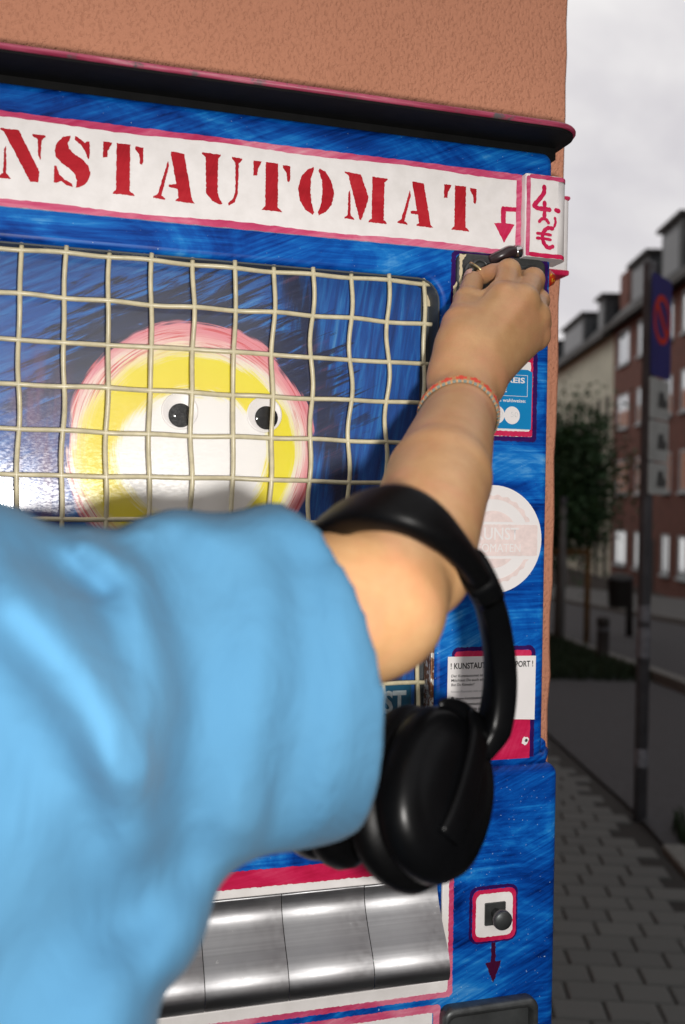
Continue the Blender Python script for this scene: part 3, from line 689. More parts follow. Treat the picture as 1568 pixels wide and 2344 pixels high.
# --- coin entry
cp = plate('coin_plate', [rrect(.3715, .4640, 1.514, 1.5885, .008)], -.0045, .010, DARKMETAL, vm, bevel=.002, smooth=False)
plate('coin_plate_inset', [rrect(.3780, .4585, 1.520, 1.5815, .010)], -.0075, .006, DARKMETAL, cp, bevel=.0022)
flat('violet_outline', [rough_loop(rrect(.3672, .4685, 1.509, 1.5912, .006), .0003), rrect(.3716, .4639, 1.514, 1.5884, .006)], -.0004, PURPLE, vm, .0004)
flat('chipped_cream', [[(.3722, 1.586), (.3790, 1.5855), (.3752, 1.580), (.3748, 1.560), (.3760, 1.545), (.3730, 1.535), (.3724, 1.556)]], -.0080, CREAM, cp, .0005)
flat('chipped_cream', [[(.3678, 1.556), (.3712, 1.5615), (.3714, 1.530), (.3690, 1.528), (.3675, 1.538)]], -.0048, CREAM, cp, .0005)
lathe('slot_ring', [(.0065, -.004), (.0065, .002), (.0078, .003), (.0092, .002), (.0098, -.001)], Vector((.3930, -.0075, 1.5735)), (0, -1, 0), DARKMETAL, cp, 32)
lathe('slot_bore', [(0, -.002), (.0066, -.002)], Vector((.3930, -.0075, 1.5735)), (0, -1, 0), INK, cp, 24)
lev = bmesh.new(); sweep(lev, smooth_path([(.4020, -.013, 1.5810), (.4090, -.020, 1.5845), (.4170, -.022, 1.5885), (.4230, -.020, 1.5895)], 4), circ(.0050, 12)); lv = bm_obj('return_lever', lev, plain('dark_brown_bakelite', (.03, .018, .02), .3, var=.3), cp, smooth=True)
lathe('lever_collar', [(0, -.0001), (.0056, 0), (.0058, .001), (.0058, .005), (.0052, .0062), (0, .0064)], Vector((.4228, -.020, 1.5893)), (1, 0, .12), CHROME, lv, 24)

# --- price sticker
plq = plate('price_panel', [rough_loop(rrect(.372, .4540, 1.4175, 1.4960, .002), .0003, .006)], -.0012, .0014, WHITE, vm)
flat('violet_outline', [rrect(.3675, .4590, 1.4130, 1.5000, .004), rrect(.372, .4541, 1.4176, 1.4958, .002)], -.0006, PURPLE, plq, .0004)
flat('pink_border', [rrect(.372, .4540, 1.4178, 1.4955, .002), rrect(.377, .4515, 1.4228, 1.4900, .002)], -.0014, PINK_DEEP, plq, .0003)
stk = plate('price_sticker', [[(.380, 1.4250), (.4525, 1.4248), (.4530, 1.4800), (.4480, 1.4822), (.380, 1.4822)]], -.0018, .0003, STICK_BLUE, plq)
for a, b, c, d in ((.3950, .4480, 1.4764, 1.4768), (.3950, .4480, 1.4562, 1.4566)): flat('sticker_frame', [[(a, c), (b, c), (b, d), (a, d)]], -.0020, STICK, stk, 0)
flat('sticker_frame', [[(.4476, 1.4566), (.4480, 1.4566), (.4480, 1.4764), (.4476, 1.4764)]], -.0020, STICK, stk, 0)
text('sticker_lettering', 'PREIS', .4205, .4450, 1.4692, .0053, -.0020, STICK, stk, bold=.025)
text('sticker_lettering', '€', .4232, .4262, 1.4598, .0048, -.0020, STICK, stk, bold=.02)
text('sticker_lettering', 'Münzen wahlweise:', .4030, .4462, 1.4505, .0034, -.0020, STICK, stk, bold=.015)
for cx_ in (.4160, .4320):
    dsk = flat('printed_coin', [[(cx_+.0082*math.cos(2*math.pi*k/36), 1.4378+.0085*math.sin(2*math.pi*k/36)) for k in range(36)]], -.0020 if cx_ < .42 else -.0021, STICK, stk, 0)
    text('coin_numeral', '50', cx_-.0015, cx_+.0062, 1.4362, .0052, -.0022 if cx_ < .42 else -.0023, COINPRINT, dsk, bold=-.005)
# --- round stamp sticker
def ring(cx_, cz_, r, n=64): return [(cx_+r*math.cos(2*math.pi*k/n), cz_+r*math.sin(2*math.pi*k/n)) for k in range(n)]
rs = plate('round_sticker', [ring(.4145, 1.3185, .0520)], -.0005, .0004, STICK, vm)
def jag(cx_, cz_, r, a, n=96): return [(cx_+(r+a*math.sin(k*2*math.pi/8+.3)*.5)*math.cos(2*math.pi*k/n), cz_+(r+a*math.sin(k*2*math.pi/8+.3)*.5)*math.sin(2*math.pi*k/n)) for k in range(n)]
def arc_seg(r, zmin, zmax, n=180): return [p for p in ring(.4145, 1.3185, r, n) if zmin < p[1] < zmax]
def start_at_gap(lp):
    k = max(range(len(lp)), key=lambda i: (Vector(lp[i])-Vector(lp[i-1])).length); return lp[k:]+lp[:k]
for lo, hi in ((1.3352, 2), (0, 1.3003)):
    o_ = start_at_gap(arc_seg(.0425, lo, hi)); i_ = start_at_gap(arc_seg(.0385, lo, hi))
    flat('stamp_ring', [[((x-.4145)*(1+.02*math.sin(k*.9))+.4145, (z-1.3185)*(1+.02*math.sin(k*.9))+1.3185) for k, (x, z) in enumerate(o_)]+i_[::-1]], -.0007, STAMP, rs, 0)
    flat('stamp_dome', [start_at_gap(arc_seg(.0275, lo, hi))], -.0007, STAMP, rs, 0)
flat('stamp_bar', [rrect(.3700, .4620, 1.3028, 1.3328, .002)], -.0007, STAMP, rs, .0003)
text('stamp_lettering', 'KUNST', .3960, .4420, 1.3185, .0120, -.0009, STICK, rs, bold=.012)
text('stamp_lettering', 'AUTOMATEN', .3830, .4440, 1.3065, .0085, -.0009, STICK, rs)
# --- information panel
ip = plate('crimson_panel', [rough_loop(rrect(.3775, .4575, 1.1010, 1.2120, .003), .0004, .004)], -.0012, .0014, PINK_DEEP, vm)
flat('violet_outline', [rrect(.3745, .4622, 1.0985, 1.2160, .007), rrect(.3776, .4573, 1.1012, 1.2119, .003)], -.0006, PURPLE, ip, .0004)
flat('paint_chip', [ring(.4525, 1.1235, .0038, 14)], -.0014, WHITE, ip, .0007)
lathe('rivet_hole', [(0, .0004), (.0014, .0004), (.0016, 0)], Vector((.4535, -.0014, 1.1240)), (0, -1, 0), DARKMETAL, ip, 16)
nt = plate('information_sticker', [[(.3700, 1.2075), (.4622, 1.2060), (.4618, 1.1440), (.3698, 1.1490)]], -.0018, .0004, STICK, vm)
NY = -.0020
text('note_lettering', '! KUNSTAUTOMAT SUPPORT !', .3728, .4592, 1.1958, .0058, NY, INK, nt, bold=.018)
for k, (s_, w_) in enumerate((('Der Kunstautomat ist d', .0360), ('Möchtest Du auch ein', .0340), ('Bist Du Künstler?', .0240))):
    text('note_lettering', s_, .3735, .3735+w_, 1.1880-.0042*k, .0026, NY, INK, nt, bold=.01, shear=.15)
text('note_lettering', 'Nimm Kontakt mit uns', .3735, .4070, 1.1732, .0024, NY, INK_GREY, nt)
for k, (s_, w_) in enumerate((('www.kunstautoma', .0300), ('info@kunstautoma', .0305), ('+49 331 - 879 088', .0290))):
    text('note_lettering', s_, .3785, .3785+w_, 1.1665-.0055*k, .0028, NY, INK, nt, bold=.012)
    flat('note_icon', [ring(.3752, 1.1679-.0055*k, .0016, 14)] if k != 1 else [rrect(.3736, .3770, 1.1612, 1.1634, .0003)], NY, INK, nt, 0)
text('note_lettering', 'suchen Sie uns', .3735, .3950, 1.1525, .0022, NY, INK_GREY, nt)

# --- delivery flaps
tr_ = plate('flap_surround', [rrect(-.285, .3720, .8935, 1.0140, .004), rrect(-.270, .3640, .9060, 1.0030, .003)], -.0125, .004, WHITE, vm, bevel=.001)
flat('pink_border', [rrect(-.288, .3752, .8905, 1.0260, .004), rrect(-.283, .3705, .8955, 1.0125, .003)], -.0127, PINK, tr_, .0004)
flat('pink_band', [rough_loop([(-.283, 1.0110), (.3700, 1.0110), (.3700, 1.0265), (-.283, 1.0265)], .0003, .006)], -.0129, PINK_DEEP, tr_, .0004)
box('flap_void', (-.268, .360, .014, .028, .900, 1.003), INK, vm)
_pp = smooth_path([(0, y, z) for y, z in ((.001, 1.0005), (0, .990), (-.0030, .981), (-.0090, .971), (-.0165, .960), (-.0240, .950), (-.0300, .940), (-.0330, .931), (-.0330, .924), (-.0310, .919))], 4)
prof = [(p.y-.006, p.z) for p in _pp]; NP = len(prof)-1
seams = [-.150, -.078, -.005, .0665, .1385, .2115, .2895, .3618]
for i in range(len(seams)-1):
    a, b = seams[i]+.0004, seams[i+1]-.0004; bm = bmesh.new(); cols = []; tw = random.uniform(-.0016, .0016)
    for x, g in ((a, 0), ((a+b)/2, 0), (b, 0)):
        wid = 0
        cols.append([bm.verts.new((x, y+tw*(x-a)/(b-a), z)) for y, z in prof])
    back = [[bm.verts.new((v.co.x, v.co.y+.0012, v.co.z)) for v in c] for c in cols]
    for q in range(2):
        for k in range(NP):
            bm.faces.new((cols[q][k], cols[q][k+1], cols[q+1][k+1], cols[q+1][k])); bm.faces.new((back[q][k], back[q+1][k], back[q+1][k+1], back[q][k+1]))
    for c, d in ((cols[0], back[0]), (cols[2], back[2])):
        for k in range(NP): bm.faces.new((c[k], d[k], d[k+1], c[k+1]))
    for q in range(2):
        bm.faces.new((cols[q][NP], back[q][NP], back[q+1][NP], cols[q+1][NP])); bm.faces.new((cols[q][0], cols[q+1][0], back[q+1][0], back[q][0]))
    uvl = bm.loops.layers.uv.new('flap_uv')
    for fc in bm.faces:
        for lp in fc.loops: lp[uvl].uv = (lp.vert.co.x*4, (lp.vert.co.z-.9)*4)
    bm_obj('flap', bm, ALU, vm, smooth=True)
# --- coin return button
bt = plate('button_panel', [rrect(.3960, .4390, .9395, .9855, .006)], -.0118, .002, WHITE, vm)
flat('pink_border', [rrect(.3950, .4402, .9380, .9870, .007), rrect(.3985, .4368, .9420, .9832, .006)], -.0121, PINK_DEEP, bt, .0003)
flat('violet_outline', [rrect(.3925, .4425, .9355, .9900, .009), rrect(.3951, .4400, .9382, .9868, .007)], -.0104, PURPLE, bt, .0004)
plate('button_plate', [rrect(.4075, .4290, .9530, .9745, .001)], -.0135, .002, DARKMETAL, bt, bevel=.0005)
kb = lathe('pull_knob', [(0, 0), (.0050, 0), (.0048, .009), (.0085, .0105), (.0092, .012), (.0092, .0160), (.0082, .0175), (0, .0180)], Vector((.4185, -.0135, .9645)), (.0, -1, -.06), DARKMETAL, bt, 28)
flat('painted_arrow', [[(.4160, .9352), (.4205, .9352), (.4205, .9170), (.4265, .9170), (.4185, .8965), (.4100, .9165), (.4158, .9168)]], -.0104, WINE, bt, .0004)
# --- metal tray below
mt_ = plate('metal_tray', [rrect(.3630, .4610, .60, .8830, .010), rrect(.3690, .4550, .61, .8745, .008)], -.024, .016, DARKMETAL, vm, bevel=.004, smooth=True)
box('tray_panel', (.366, .458, -.0125, -.0105, .60, .879), plain('grey_zinc', (.16, .17, .17), .4, .8, var=.25, scale=30, bump=.2), mt_)
lp_ = plate('lower_panel', [rrect(-.24, .3560, .60, .8800, .004)], -.0118, .002, WHITE, vm)
flat('pink_border', [rrect(-.243, .3640, .60, .8845, .004), rrect(-.236, .357, .61, .8775, .003)], -.0122, PINK, lp_, .0004)

# ------------------------------------------------------------------ the person reaching for the coin slot
def skin_mat():
    t = NT('skin'); n = t.noise(t.coord(), 55, 5, .6); f = t.noise(t.coord(scale=(1, 1, 1.0)), 900, 3, .6); m = t.noise(t.coord(loc=(2, 2, 2)), 300, 2, .5)
    c = t.ramp(n, [(.3, (.40, .216, .096)), (.7, (.47, .276, .132))])
    c = t.mix(t.ramp(m, [(.74, 0.0), (.79, .5)]), c, (.25, .10, .05))
    pk = t.noise(t.coord(loc=(7, 3, 1)), 24, 6, .65, .6); c = t.mix(t.ramp(pk, [(.45, 0.0), (.68, .45)]), c, (.50, .20, .115)); c = t.mix(t.ramp(f, [(.35, .22), (.55, 0.0)]), c, (.30, .15, .07))
    t.col(c); t.bump(t.math('ADD', f, t.math('MULTIPLY', n, .8)), .3, .0007); t.p.inputs['Subsurface Weight'].default_value = .06; t.p.inputs['Subsurface Radius'].default_value = (.006, .0025, .0012); t.p.inputs['Subsurface Scale'].default_value = 1.0
    return t.set(.42, 0, .45)
SKIN = skin_mat()
def shirt_mat():
    t = NT('blue_cotton'); n = t.noise(t.coord(), 14, 4, .5); w = t.noise(t.coord(scale=(1, 1, 1)), 1300, 2, .5); cr = t.noise(t.coord(scale=(1.6, 1, .8), rot=(0, .5, 0)), 17, 3, .55, 1.4); cr2 = t.noise(t.coord(loc=(3, 3, 3)), 48, 3, .6, .8)
    t.col(t.ramp(n, [(.3, (.041, .120, .205)), (.7, (.049, .135, .222))])); t.bump(t.math('ADD', t.math('ADD', t.math('MULTIPLY', cr, 1.0), t.math('MULTIPLY', cr2, .22)), t.math('MULTIPLY', w, .03)), .26, .012)
    t.p.inputs['Sheen Weight'].default_value = .03; t.p.inputs['Sheen Roughness'].default_value = .5; return t.set(.95, 0, .06)
SHIRT = shirt_mat()
person = thing('person', 'person in a loose blue T-shirt reaching one bare arm up to the coin slot', 'person', (-.21, -.42, 0))
A = at
WR = A(1070, 868, -.118)
EL = A(906, 1290, -.315); SH = Vector((-.040, -.405, 1.232))
body = Field()
NB = (A(1066, 880, -.115)-A(1066, 880, -.3)).normalized()             # roughly along the view
# upper arm, elbow, forearm
ELT = A(994, 1350, -.304)
UA = A(842, 1376, -.336)
body.cap(SH, UA, .056, .0432, .004); body.cap(UA, EL, .0432, .0358, .010)
body.cap(EL.lerp(ELT, .35), ELT, .0285, .0130, .014)
FE = A(946, 1284, -.308); BR = A(1050, 950, -.150); FM = FE.lerp(BR, .5)
body.cap(EL, FE, .0358, .0360, .006)
body.cap(FE, FM, .0364, .0360, .004); body.cap(FM, BR, .0360, .0284, .004)
body.cap(BR, WR, .0284, .0262, .006, flat=NB, q=.90)
# palm: four metacarpals from the wrist
MC = {'i': A(1150, 686, -.088), 'm': A(1196, 690, -.089), 'r': A(1224, 726, -.080), 'p': A(1226, 772, -.072)}
W4 = {'i': A(1036, 862, -.118), 'm': A(1062, 866, -.120), 'r': A(1086, 872, -.118), 'p': A(1094, 874, -.112)}
for k_, ra, rb in (('i', .0185, .0135), ('m', .0185, .0130), ('r', .0180, .0122), ('p', .0155, .0112)): body.cap(W4[k_], MC[k_], ra, rb, .016)
body.cap(A(1075, 800, -.105), A(1150, 740, -.078), .020, .016, .018)
# fingers: knuckle, middle joint, last joint, tip
FING = {'i': [MC['i'], A(1164, 622, -.056), A(1128, 626, -.036), A(1104, 632, -.026)], 'm': [MC['m'], A(1219, 642, -.050), A(1198, 640, -.026), A(1178, 658, -.020)],
        'r': [MC['r'], A(1232, 690, -.044), A(1208, 692, -.030), A(1186, 706, -.036)], 'p': [MC['p'], A(1238, 742, -.044), A(1218, 744, -.034), A(1196, 752, -.042)]}
FR = {'i': (.0120, .0098, .0085, .0076), 'm': (.0120, .0100, .0086, .0076), 'r': (.0112, .0094, .0082, .0074), 'p': (.0102, .0085, .0075, .0068)}
for k_ in 'prmi':
    J, r_ = FING[k_], FR[k_]
    for a in range(3): body.cap(J[a], J[a+1], r_[a], r_[a+1], .002 if a else .0045)
    body.cap(J[1], J[1]+Vector((0, -.001, .001)), r_[1]*1.04, r_[1]*1.04, .004)
    body.cap(MC[k_]+Vector((0, -.002, .001)), MC[k_]+Vector((0, -.0021, .001)), r_[0]*.98, r_[0]*.98, .007)
# thumb
TH = [A(1046, 826, -.112), A(1052, 742, -.094), A(1070, 690, -.066), A(1083, 645, -.036)]
body.cap(TH[0], TH[1], .0180, .0142, .012); body.cap(TH[1], TH[2], .0138, .0116, .005); body.cap(TH[2], TH[3], .0116, .0096, .003)
body.cap(TH[2], TH[2]+Vector((0, -.001, 0)), .0116, .0116, .004)
body.cap(A(1060, 790, -.106), A(1110, 735, -.082), .0165, .0130, .016)
body.cap(A(1100, 700, -.070), A(1138, 676, -.074), .0095, .0110, .006)
# tendons and wrist bone
body.cap(A(1108, 884, -.120), A(1108, 884, -.122), .0110, .0110, .014)
for k_ in 'mi': body.cap(W4[k_].lerp(MC[k_], .30)+Vector((-.002, -.0150, .004)), MC[k_]+Vector((-.002, -.0105, .003)), .0022, .0030, .010)
V, F = body.mesh((-.06, -.53, 1.16), (.47, .02, 1.63), .0017)
V = relax(V, F, 2, .5)
# torso, neck, head, other arm and legs, coarser; they meet the arm under the shirt
tor = Field(); TX = -.215; TY = -.43
tor.cap((TX, TY, 1.00), (TX, TY, 1.26), .125, .135, .03, flat=(0, 1, 0), q=.68)
tor.cap((TX, TY, .95), (TX, TY, .90), .135, .145, .05, flat=(0, 1, 0), q=.72)
tor.cap((TX-.13, TY-.005, 1.335), (-.05, -.415, 1.285), .052, .050, .05)
tor.cap((TX, TY, 1.36), (TX, TY+.015, 1.48), .052, .047, .03)
tor.cap((TX, TY+.015, 1.585), (TX, TY+.02, 1.605), .077, .074, .02, flat=(1, 0, 0), q=.9)
tor.cap((TX, TY+.05, 1.53), (TX, TY+.055, 1.535), .047, .045, .04)
tor.cap((TX, TY+.100, 1.558), (TX, TY+.088, 1.590), .012, .007, .012)
for s_ in (-1, 1):
    tor.cap((TX+s_*.071, TY+.012, 1.555), (TX+s_*.072, TY+.008, 1.585), .012, .014, .006, flat=(1, 0, 0), q=.45)
    tor.cap((TX+s_*.085, TY, .88), (TX+s_*.095, TY+.01, .48), .082, .056, .03); tor.cap((TX+s_*.095, TY+.01, .48), (TX+s_*.10, TY-.01, .09), .056, .038, .02)
    tor.cap((TX+s_*.10, TY-.02, .04), (TX+s_*.11, TY+.13, .03), .035, .030, .02)
    tor.cap((TX+s_*.030, TY+.078, 1.582), (TX+s_*.030, TY+.080, 1.582), .016, .016, .006, sub=True)
    tor.cap((TX+s_*.030, TY+.074, 1.582), (TX+s_*.030, TY+.0745, 1.582), .0125, .0125, .003)
tor.cap((TX-.17, TY, 1.32), (TX-.225, TY-.02, 1.06), .047, .040, .03); tor.cap((TX-.225, TY-.02, 1.06), (TX-.215, TY+.06, .83), .038, .026, .02)
tor.cap((TX-.215, TY+.06, .83), (TX-.210, TY+.075, .75), .030, .028, .015, flat=(1, 0, 0), q=.6)
for i_ in range(4): tor.cap((TX-.210, TY+.045+.018*i_, .75), (TX-.203, TY+.045+.019*i_, .675+.006*abs(i_-1.6)), .0095, .0075, .004)
tor.cap((TX-.205, TY+.10, .80), (TX-.19, TY+.125, .735), .012, .008, .01)
V2, F2 = tor.mesh((TX-.30, TY-.2, -.02), (.07, TY+.25, 1.72), .0085); V2 = relax(V2, F2, 2, .5)
V_all = np.concatenate([V, V2]); F_all = np.concatenate([F, F2+len(V)])
mesh_obj('body', np_mesh('body', V_all, F_all), SKIN, person)
# thumb nail
d_ = (TH[3]-TH[2]).normalized(); nrm = ((CAM-TH[3]).normalized()+RT*-.9+UP*.25); nrm = (nrm-d_*nrm.dot(d_)).normalized(); sd_ = d_.cross(nrm); v = []; f = []
for i_ in range(7):
    for j_ in range(7):
        a = (j_/6-.5)*1.5; b = (i_/6-.35)*.0125; w = 1-.18*(i_/6)**3
        v.append(TH[3]+d_*(b+.0012)+(nrm*math.cos(a)+sd_*math.sin(a)*w)*.01005)
for i_ in range(6):
    for j_ in range(6): q = i_*7+j_; f.append((q, q+1, q+8, q+7))
py_obj('thumb_nail', v, f, plain('nail', (.56, .33, .25), .3, var=.05), person, smooth=True)

# --- T-shirt: loose sleeve and torso as one cloth, folds raised along polylines
cl = Field()
AX = (EL-SH).normalized(); CUFF = A(722, 1575, -.366); 
PZ = Vector((0, 0, 1)); PB = AX.cross(PZ).normalized()
cl.cap(SH+Vector((-.02, 0, .003)), CUFF+AX*.10+Vector((0, 0, -.014)), .082, .093, .03, flat=PB, q=.78)
cl.cap((TX+.03, TY, .86), (TX+.03, TY, 1.24), .205, .178, .05, flat=(0, 1, 0), q=.66)
cl.cap((-.026, TY, .86), (-.050, -.415, 1.13), .110, .086, .045)
cl.cap((TX-.10, TY-.005, 1.318), (-.055, -.412, 1.272), .074, .056, .06)
cl.cap((TX, TY, 1.37), (TX, TY+.005, 1.40), .078, .068, .03)
cl.cap((TX-.17, TY, 1.30), (TX-.215, TY-.01, 1.13), .074, .080, .05)
cl.cap(A(540, 1840, -.385), A(350, 2000, -.405), .022, .022, .03)
FOLD = [([(0, 1260), (120, 1370), (250, 1560), (330, 1720)], .30, .0125, .018), ([(20, 1420), (180, 1600), (300, 1800), (330, 1900)], .30, .0115, .016), ([(200, 1250), (300, 1330), (360, 1500), (372, 1620)], .30, .0105, .010),
        ([(480, 1400), (450, 1600), (380, 1850)], .33, -.004, .02), ([(300, 1780), (330, 1900), (300, 2000)], .3, .006, .015), ([(760, 1330), (790, 1500), (780, 1700), (740, 1850)], .35, .0035, .012), ([(690, 1300), (700, 1550), (640, 1850), (560, 2000)], .35, -.0045, .014), ([(620, 1350), (600, 1600), (560, 1850)], .34, .0035, .016),
        ([(520, 2050), (380, 1950), (150, 2150), (0, 2300)], .30, -.006, .022), ([(420, 2130), (330, 2250), (300, 2400)], .3, .006, .02), ([(560, 1900), (470, 2060), (420, 2200)], .32, .005, .014), ([(90, 1900), (200, 2100), (240, 2344)], .3, .005, .025),
        ([(330, 1210), (400, 1176), (470, 1215)], .38, .006, .010), ([(560, 1230), (640, 1180), (710, 1220)], .40, .005, .014), ([(0, 1240), (140, 1310), (220, 1330)], .34, -.006, .012)]
AXn = np.array(AX, np.float32); CUn = np.array(CUFF, np.float32); CAn = np.array(CAM, np.float32)
def cloth_post(P, D):
    # image-independent folds: ridges run along lines laid on the cloth, felt only near its skin
    m = np.abs(D) < .035; Q = P[m]; add = np.zeros(len(Q), np.float32)
    for pts, Yd, amp, sg in FOLD:
        W = []
        for x, y in pts:
            d = (A(x, y, -.3)-CAM).normalized(); W.append((np.array(CAM, np.float32), np.array(d, np.float32)))
        best = np.full(len(Q), 9.0, np.float32)
        for (o, d0), (_, d1) in zip(W, W[1:]):
            nn = np.cross(d0, d1); nn /= np.linalg.norm(nn); rel = Q-o
            off = np.abs(rel@nn); mid = (d0+d1); along = np.cross(nn, mid); along /= np.linalg.norm(along)
            half = abs(float(d1@along-d0@along))/2; depth = rel@(mid/np.linalg.norm(mid)); t = np.abs(rel@along)-half*depth
            dist = np.sqrt(off**2+np.maximum(t, 0)**2); best = np.minimum(best, dist)
        add += 1.55*amp*np.exp(-(best/(sg*.95))**2)
    D = D.copy(); D[m] = D[m]-add*np.where(Q[:, 1] < -.30, 1, .4)
    # the sleeve ends at the hem and is hollow there
    h = (P-CUn)@AXn; sl = P[..., 0] > .02
    D = np.where(sl, np.maximum(D, h-.010*np.sin((P[..., 2]-1.25)*16)), D)
    cav = np.maximum(D+.0100, -.040-h); inner = np.where(sl & (h > -.040), np.maximum(D, -cav), D)
    return np.maximum(inner, .83-P[..., 2])
V, F = cl.mesh((TX-.33, TY-.19, .80), (.30, TY+.21, 1.50), .0044, cloth_post); V = relax(V, F, 3, .5)
mesh_obj('t_shirt', np_mesh('t_shirt', V, F), SHIRT, person, label='loose light blue cotton T-shirt')
# hair and trousers, just outside the picture
hr = Field(); hr.cap((TX, TY+.002, 1.605), (TX, TY-.004, 1.63), .084, .080, .03, flat=(1, 0, 0), q=.93); hr.cap((TX, TY-.035, 1.56), (TX, TY-.045, 1.50), .066, .050, .03)
hr.cap((TX, TY+.105, 1.53), (TX, TY+.095, 1.585), .055, .052, .02, sub=True)
V, F = hr.mesh((TX-.12, TY-.15, 1.42), (TX+.12, TY+.12, 1.74), .005); mesh_obj('hair', np_mesh('hair', relax(V, F, 2), F), plain('brown_hair', (.035, .02, .012), .5, var=.4, scale=200), person)
tq = Field()
tq.cap((TX, TY, .96), (TX, TY, .88), .158, .168, .05, flat=(0, 1, 0), q=.74)
for s_ in (-1, 1): tq.cap((TX+s_*.085, TY, .86), (TX+s_*.097, TY+.01, .48), .098, .078, .03); tq.cap((TX+s_*.097, TY+.01, .48), (TX+s_*.10, TY-.01, .10), .078, .070, .02)
V, F = tq.mesh((TX-.22, TY-.19, .05), (TX+.22, TY+.19, 1.02), .009); mesh_obj('trousers', np_mesh('trousers', relax(V, F, 2), F), plain('dark_denim', (.02, .026, .04), .8, var=.3), person)
for s_ in (-1, 1):
    shf = Field(); shf.cap((TX+s_*.10, TY-.025, .045), (TX+s_*.112, TY+.145, .038), .046, .038, .02); shf.cap((TX+s_*.10, TY-.02, .08), (TX+s_*.10, TY-.01, .11), .048, .050, .03)
    V, F = shf.mesh((TX+s_*.1-.07, TY-.1, .003), (TX+s_*.1+.08, TY+.21, .17), .006, lambda P, D: np.maximum(D, .006-P[..., 2])); mesh_obj('shoe', np_mesh('shoe', relax(V, F, 1), F), plain('black_leather', (.02, .02, .02), .4), person)

# --- woven bracelet
BC = A(1052, 957, -.150); bax = (WR-FM).normalized(); bax = (bax+Vector((-.05, .34, .12))).normalized()
bu = Vector((1, 0, 0)); bu = (bu-bax*bu.dot(bax)).normalized(); bw = bax.cross(bu); NA, NR = 150, 7
dirs = []
for k in range(NA):
    a = 2*math.pi*k/NA; dirs.append(bu*math.cos(a)+bw*math.sin(a))
def surf_r(c, d):
    rs_ = np.linspace(.010, .055, 180, dtype=np.float32); P = np.array(c, np.float32)[None]+rs_[:, None]*np.array(d, np.float32)[None]; D = body.eval(P); i = np.argmax(D > 0); return float(rs_[i]) if D[i] > 0 else .03
v = []; f = []; mi = []
for k in range(NA):
    for j in range(NR):
        o = (j/(NR-1)-.5)*.0118; c = BC+bax*(o+.0016*math.sin(k*2*math.pi/NA*3)); r_ = surf_r(c, dirs[k])+.0009+(.0009 if 0 < j < NR-1 else -.0006)+.0003*((k+j) % 2); v.append(c+dirs[k]*r_)
for k in range(NA):
    for j in range(NR-1):
        k2 = (k+1) % NA; f.append((k*NR+j, k*NR+j+1, k2*NR+j+1, k2*NR+j)); ph = (k % 8)-3.5; jj = j-2.5
        if abs(ph)/3.2+abs(jj)/2.3 < 1.0: mi.append(1)
        elif j in (0, NR-2) and (k+j) % 3: mi.append(2)
        else: mi.append(0)
br = py_obj('woven_bracelet', v, f, [plain('thread_beige', (.44, .22, .09), .9, var=.3, scale=700), plain('thread_red', (.60, .055, .03), .9, var=.2, scale=700), plain('thread_teal', (.17, .20, .17), .9, var=.3, scale=700)], person, label='thin woven friendship bracelet with red diamonds')
for p, m_ in zip(br.data.polygons, mi): p.material_index = m_

# --- the coin between thumb and finger
cdir = Vector((.55, -.30, .78)).normalized()
lathe('coin', [(0, -.0011), (.0108, -.0011), (.0116, -.0008), (.0116, .0008), (.0108, .0011), (0, .0011)], A(1097, 619, -.021), cdir, plain('coin_brass', (.46, .36, .18), .3, .9, var=.2, scale=400), None, 40, label='small coin pinched between thumb and finger at the slot', cat='coin')

# ------------------------------------------------------------------ headphones hung over the crook of the arm
HPM = plain('matt_black_plastic', (.0016, .0017, .0020), .32, var=.2, scale=50, spec=.12)
HPL = plain('black_leatherette', (.0016, .0016, .0018), .42, var=.3, scale=300, bump=.2, spec=.10)
hp = thing('headphones', 'black over-ear headphones hanging over the crook of the bare arm', 'headphones', tuple(A(1000, 2000, -.30)))
BANDP = [(712, 1480, -.235), (705, 1400, -.245), (712, 1300, -.268), (738, 1225, -.305), (795, 1182, -.345), (865, 1162, -.378), (940, 1172, -.392), (1010, 1215, -.388), (1062, 1270, -.370), (1098, 1326, -.346)]
bp = smooth_path([A(*q) for q in BANDP], 5); hubc = A(930, 1500, -.30)
refs = [(p-hubc).normalized() for p in bp]
bm = bmesh.new(); nB = len(bp); sweep(bm, bp, squircle(.0080, .0128, 22, .62), refs=refs, scale=[.80+.26*math.sin(math.pi*i/(nB-1)) for i in range(nB)]); hb = bm_obj('headband', bm, HPL, hp, smooth=True)
def ring_band(name, q0, q1, a, b):
    P = [A(*q0).lerp(A(*q1), t) for t in (0, .33, .66, 1)]; bm = bmesh.new(); sweep(bm, P, squircle(a, b, 20, .5), refs=[(p-hubc).normalized() for p in P]); return bm_obj(name, bm, HPM, hb, smooth=True)
ring_band('end_cap', (1088, 1306, -.352), (1108, 1348, -.337), .0096, .0135)
def slider(pts, a, b, taper=None):
    P = smooth_path([A(*q) for q in pts], 6); bm = bmesh.new(); n = len(P); sweep(bm, P, squircle(a, b, 18, .45), refs=[(p-hubc).normalized() for p in P], scale=[1.0 if i/(n-1) < .8 else 1.0-.35*((i/(n-1)-.8)/.2) for i in range(n)]); return bm_obj('slider_arm', bm, HPM, hp, smooth=True)
slider([(1106, 1342, -.333), (1128, 1410, -.318), (1143, 1500, -.308), (1143, 1590, -.304), (1128, 1670, -.304), (1098, 1730, -.308)], .0086, .0128)
slider([(712, 1490, -.235), (706, 1560, -.232), (712, 1620, -.235), (730, 1680, -.240)], .0086, .0128)
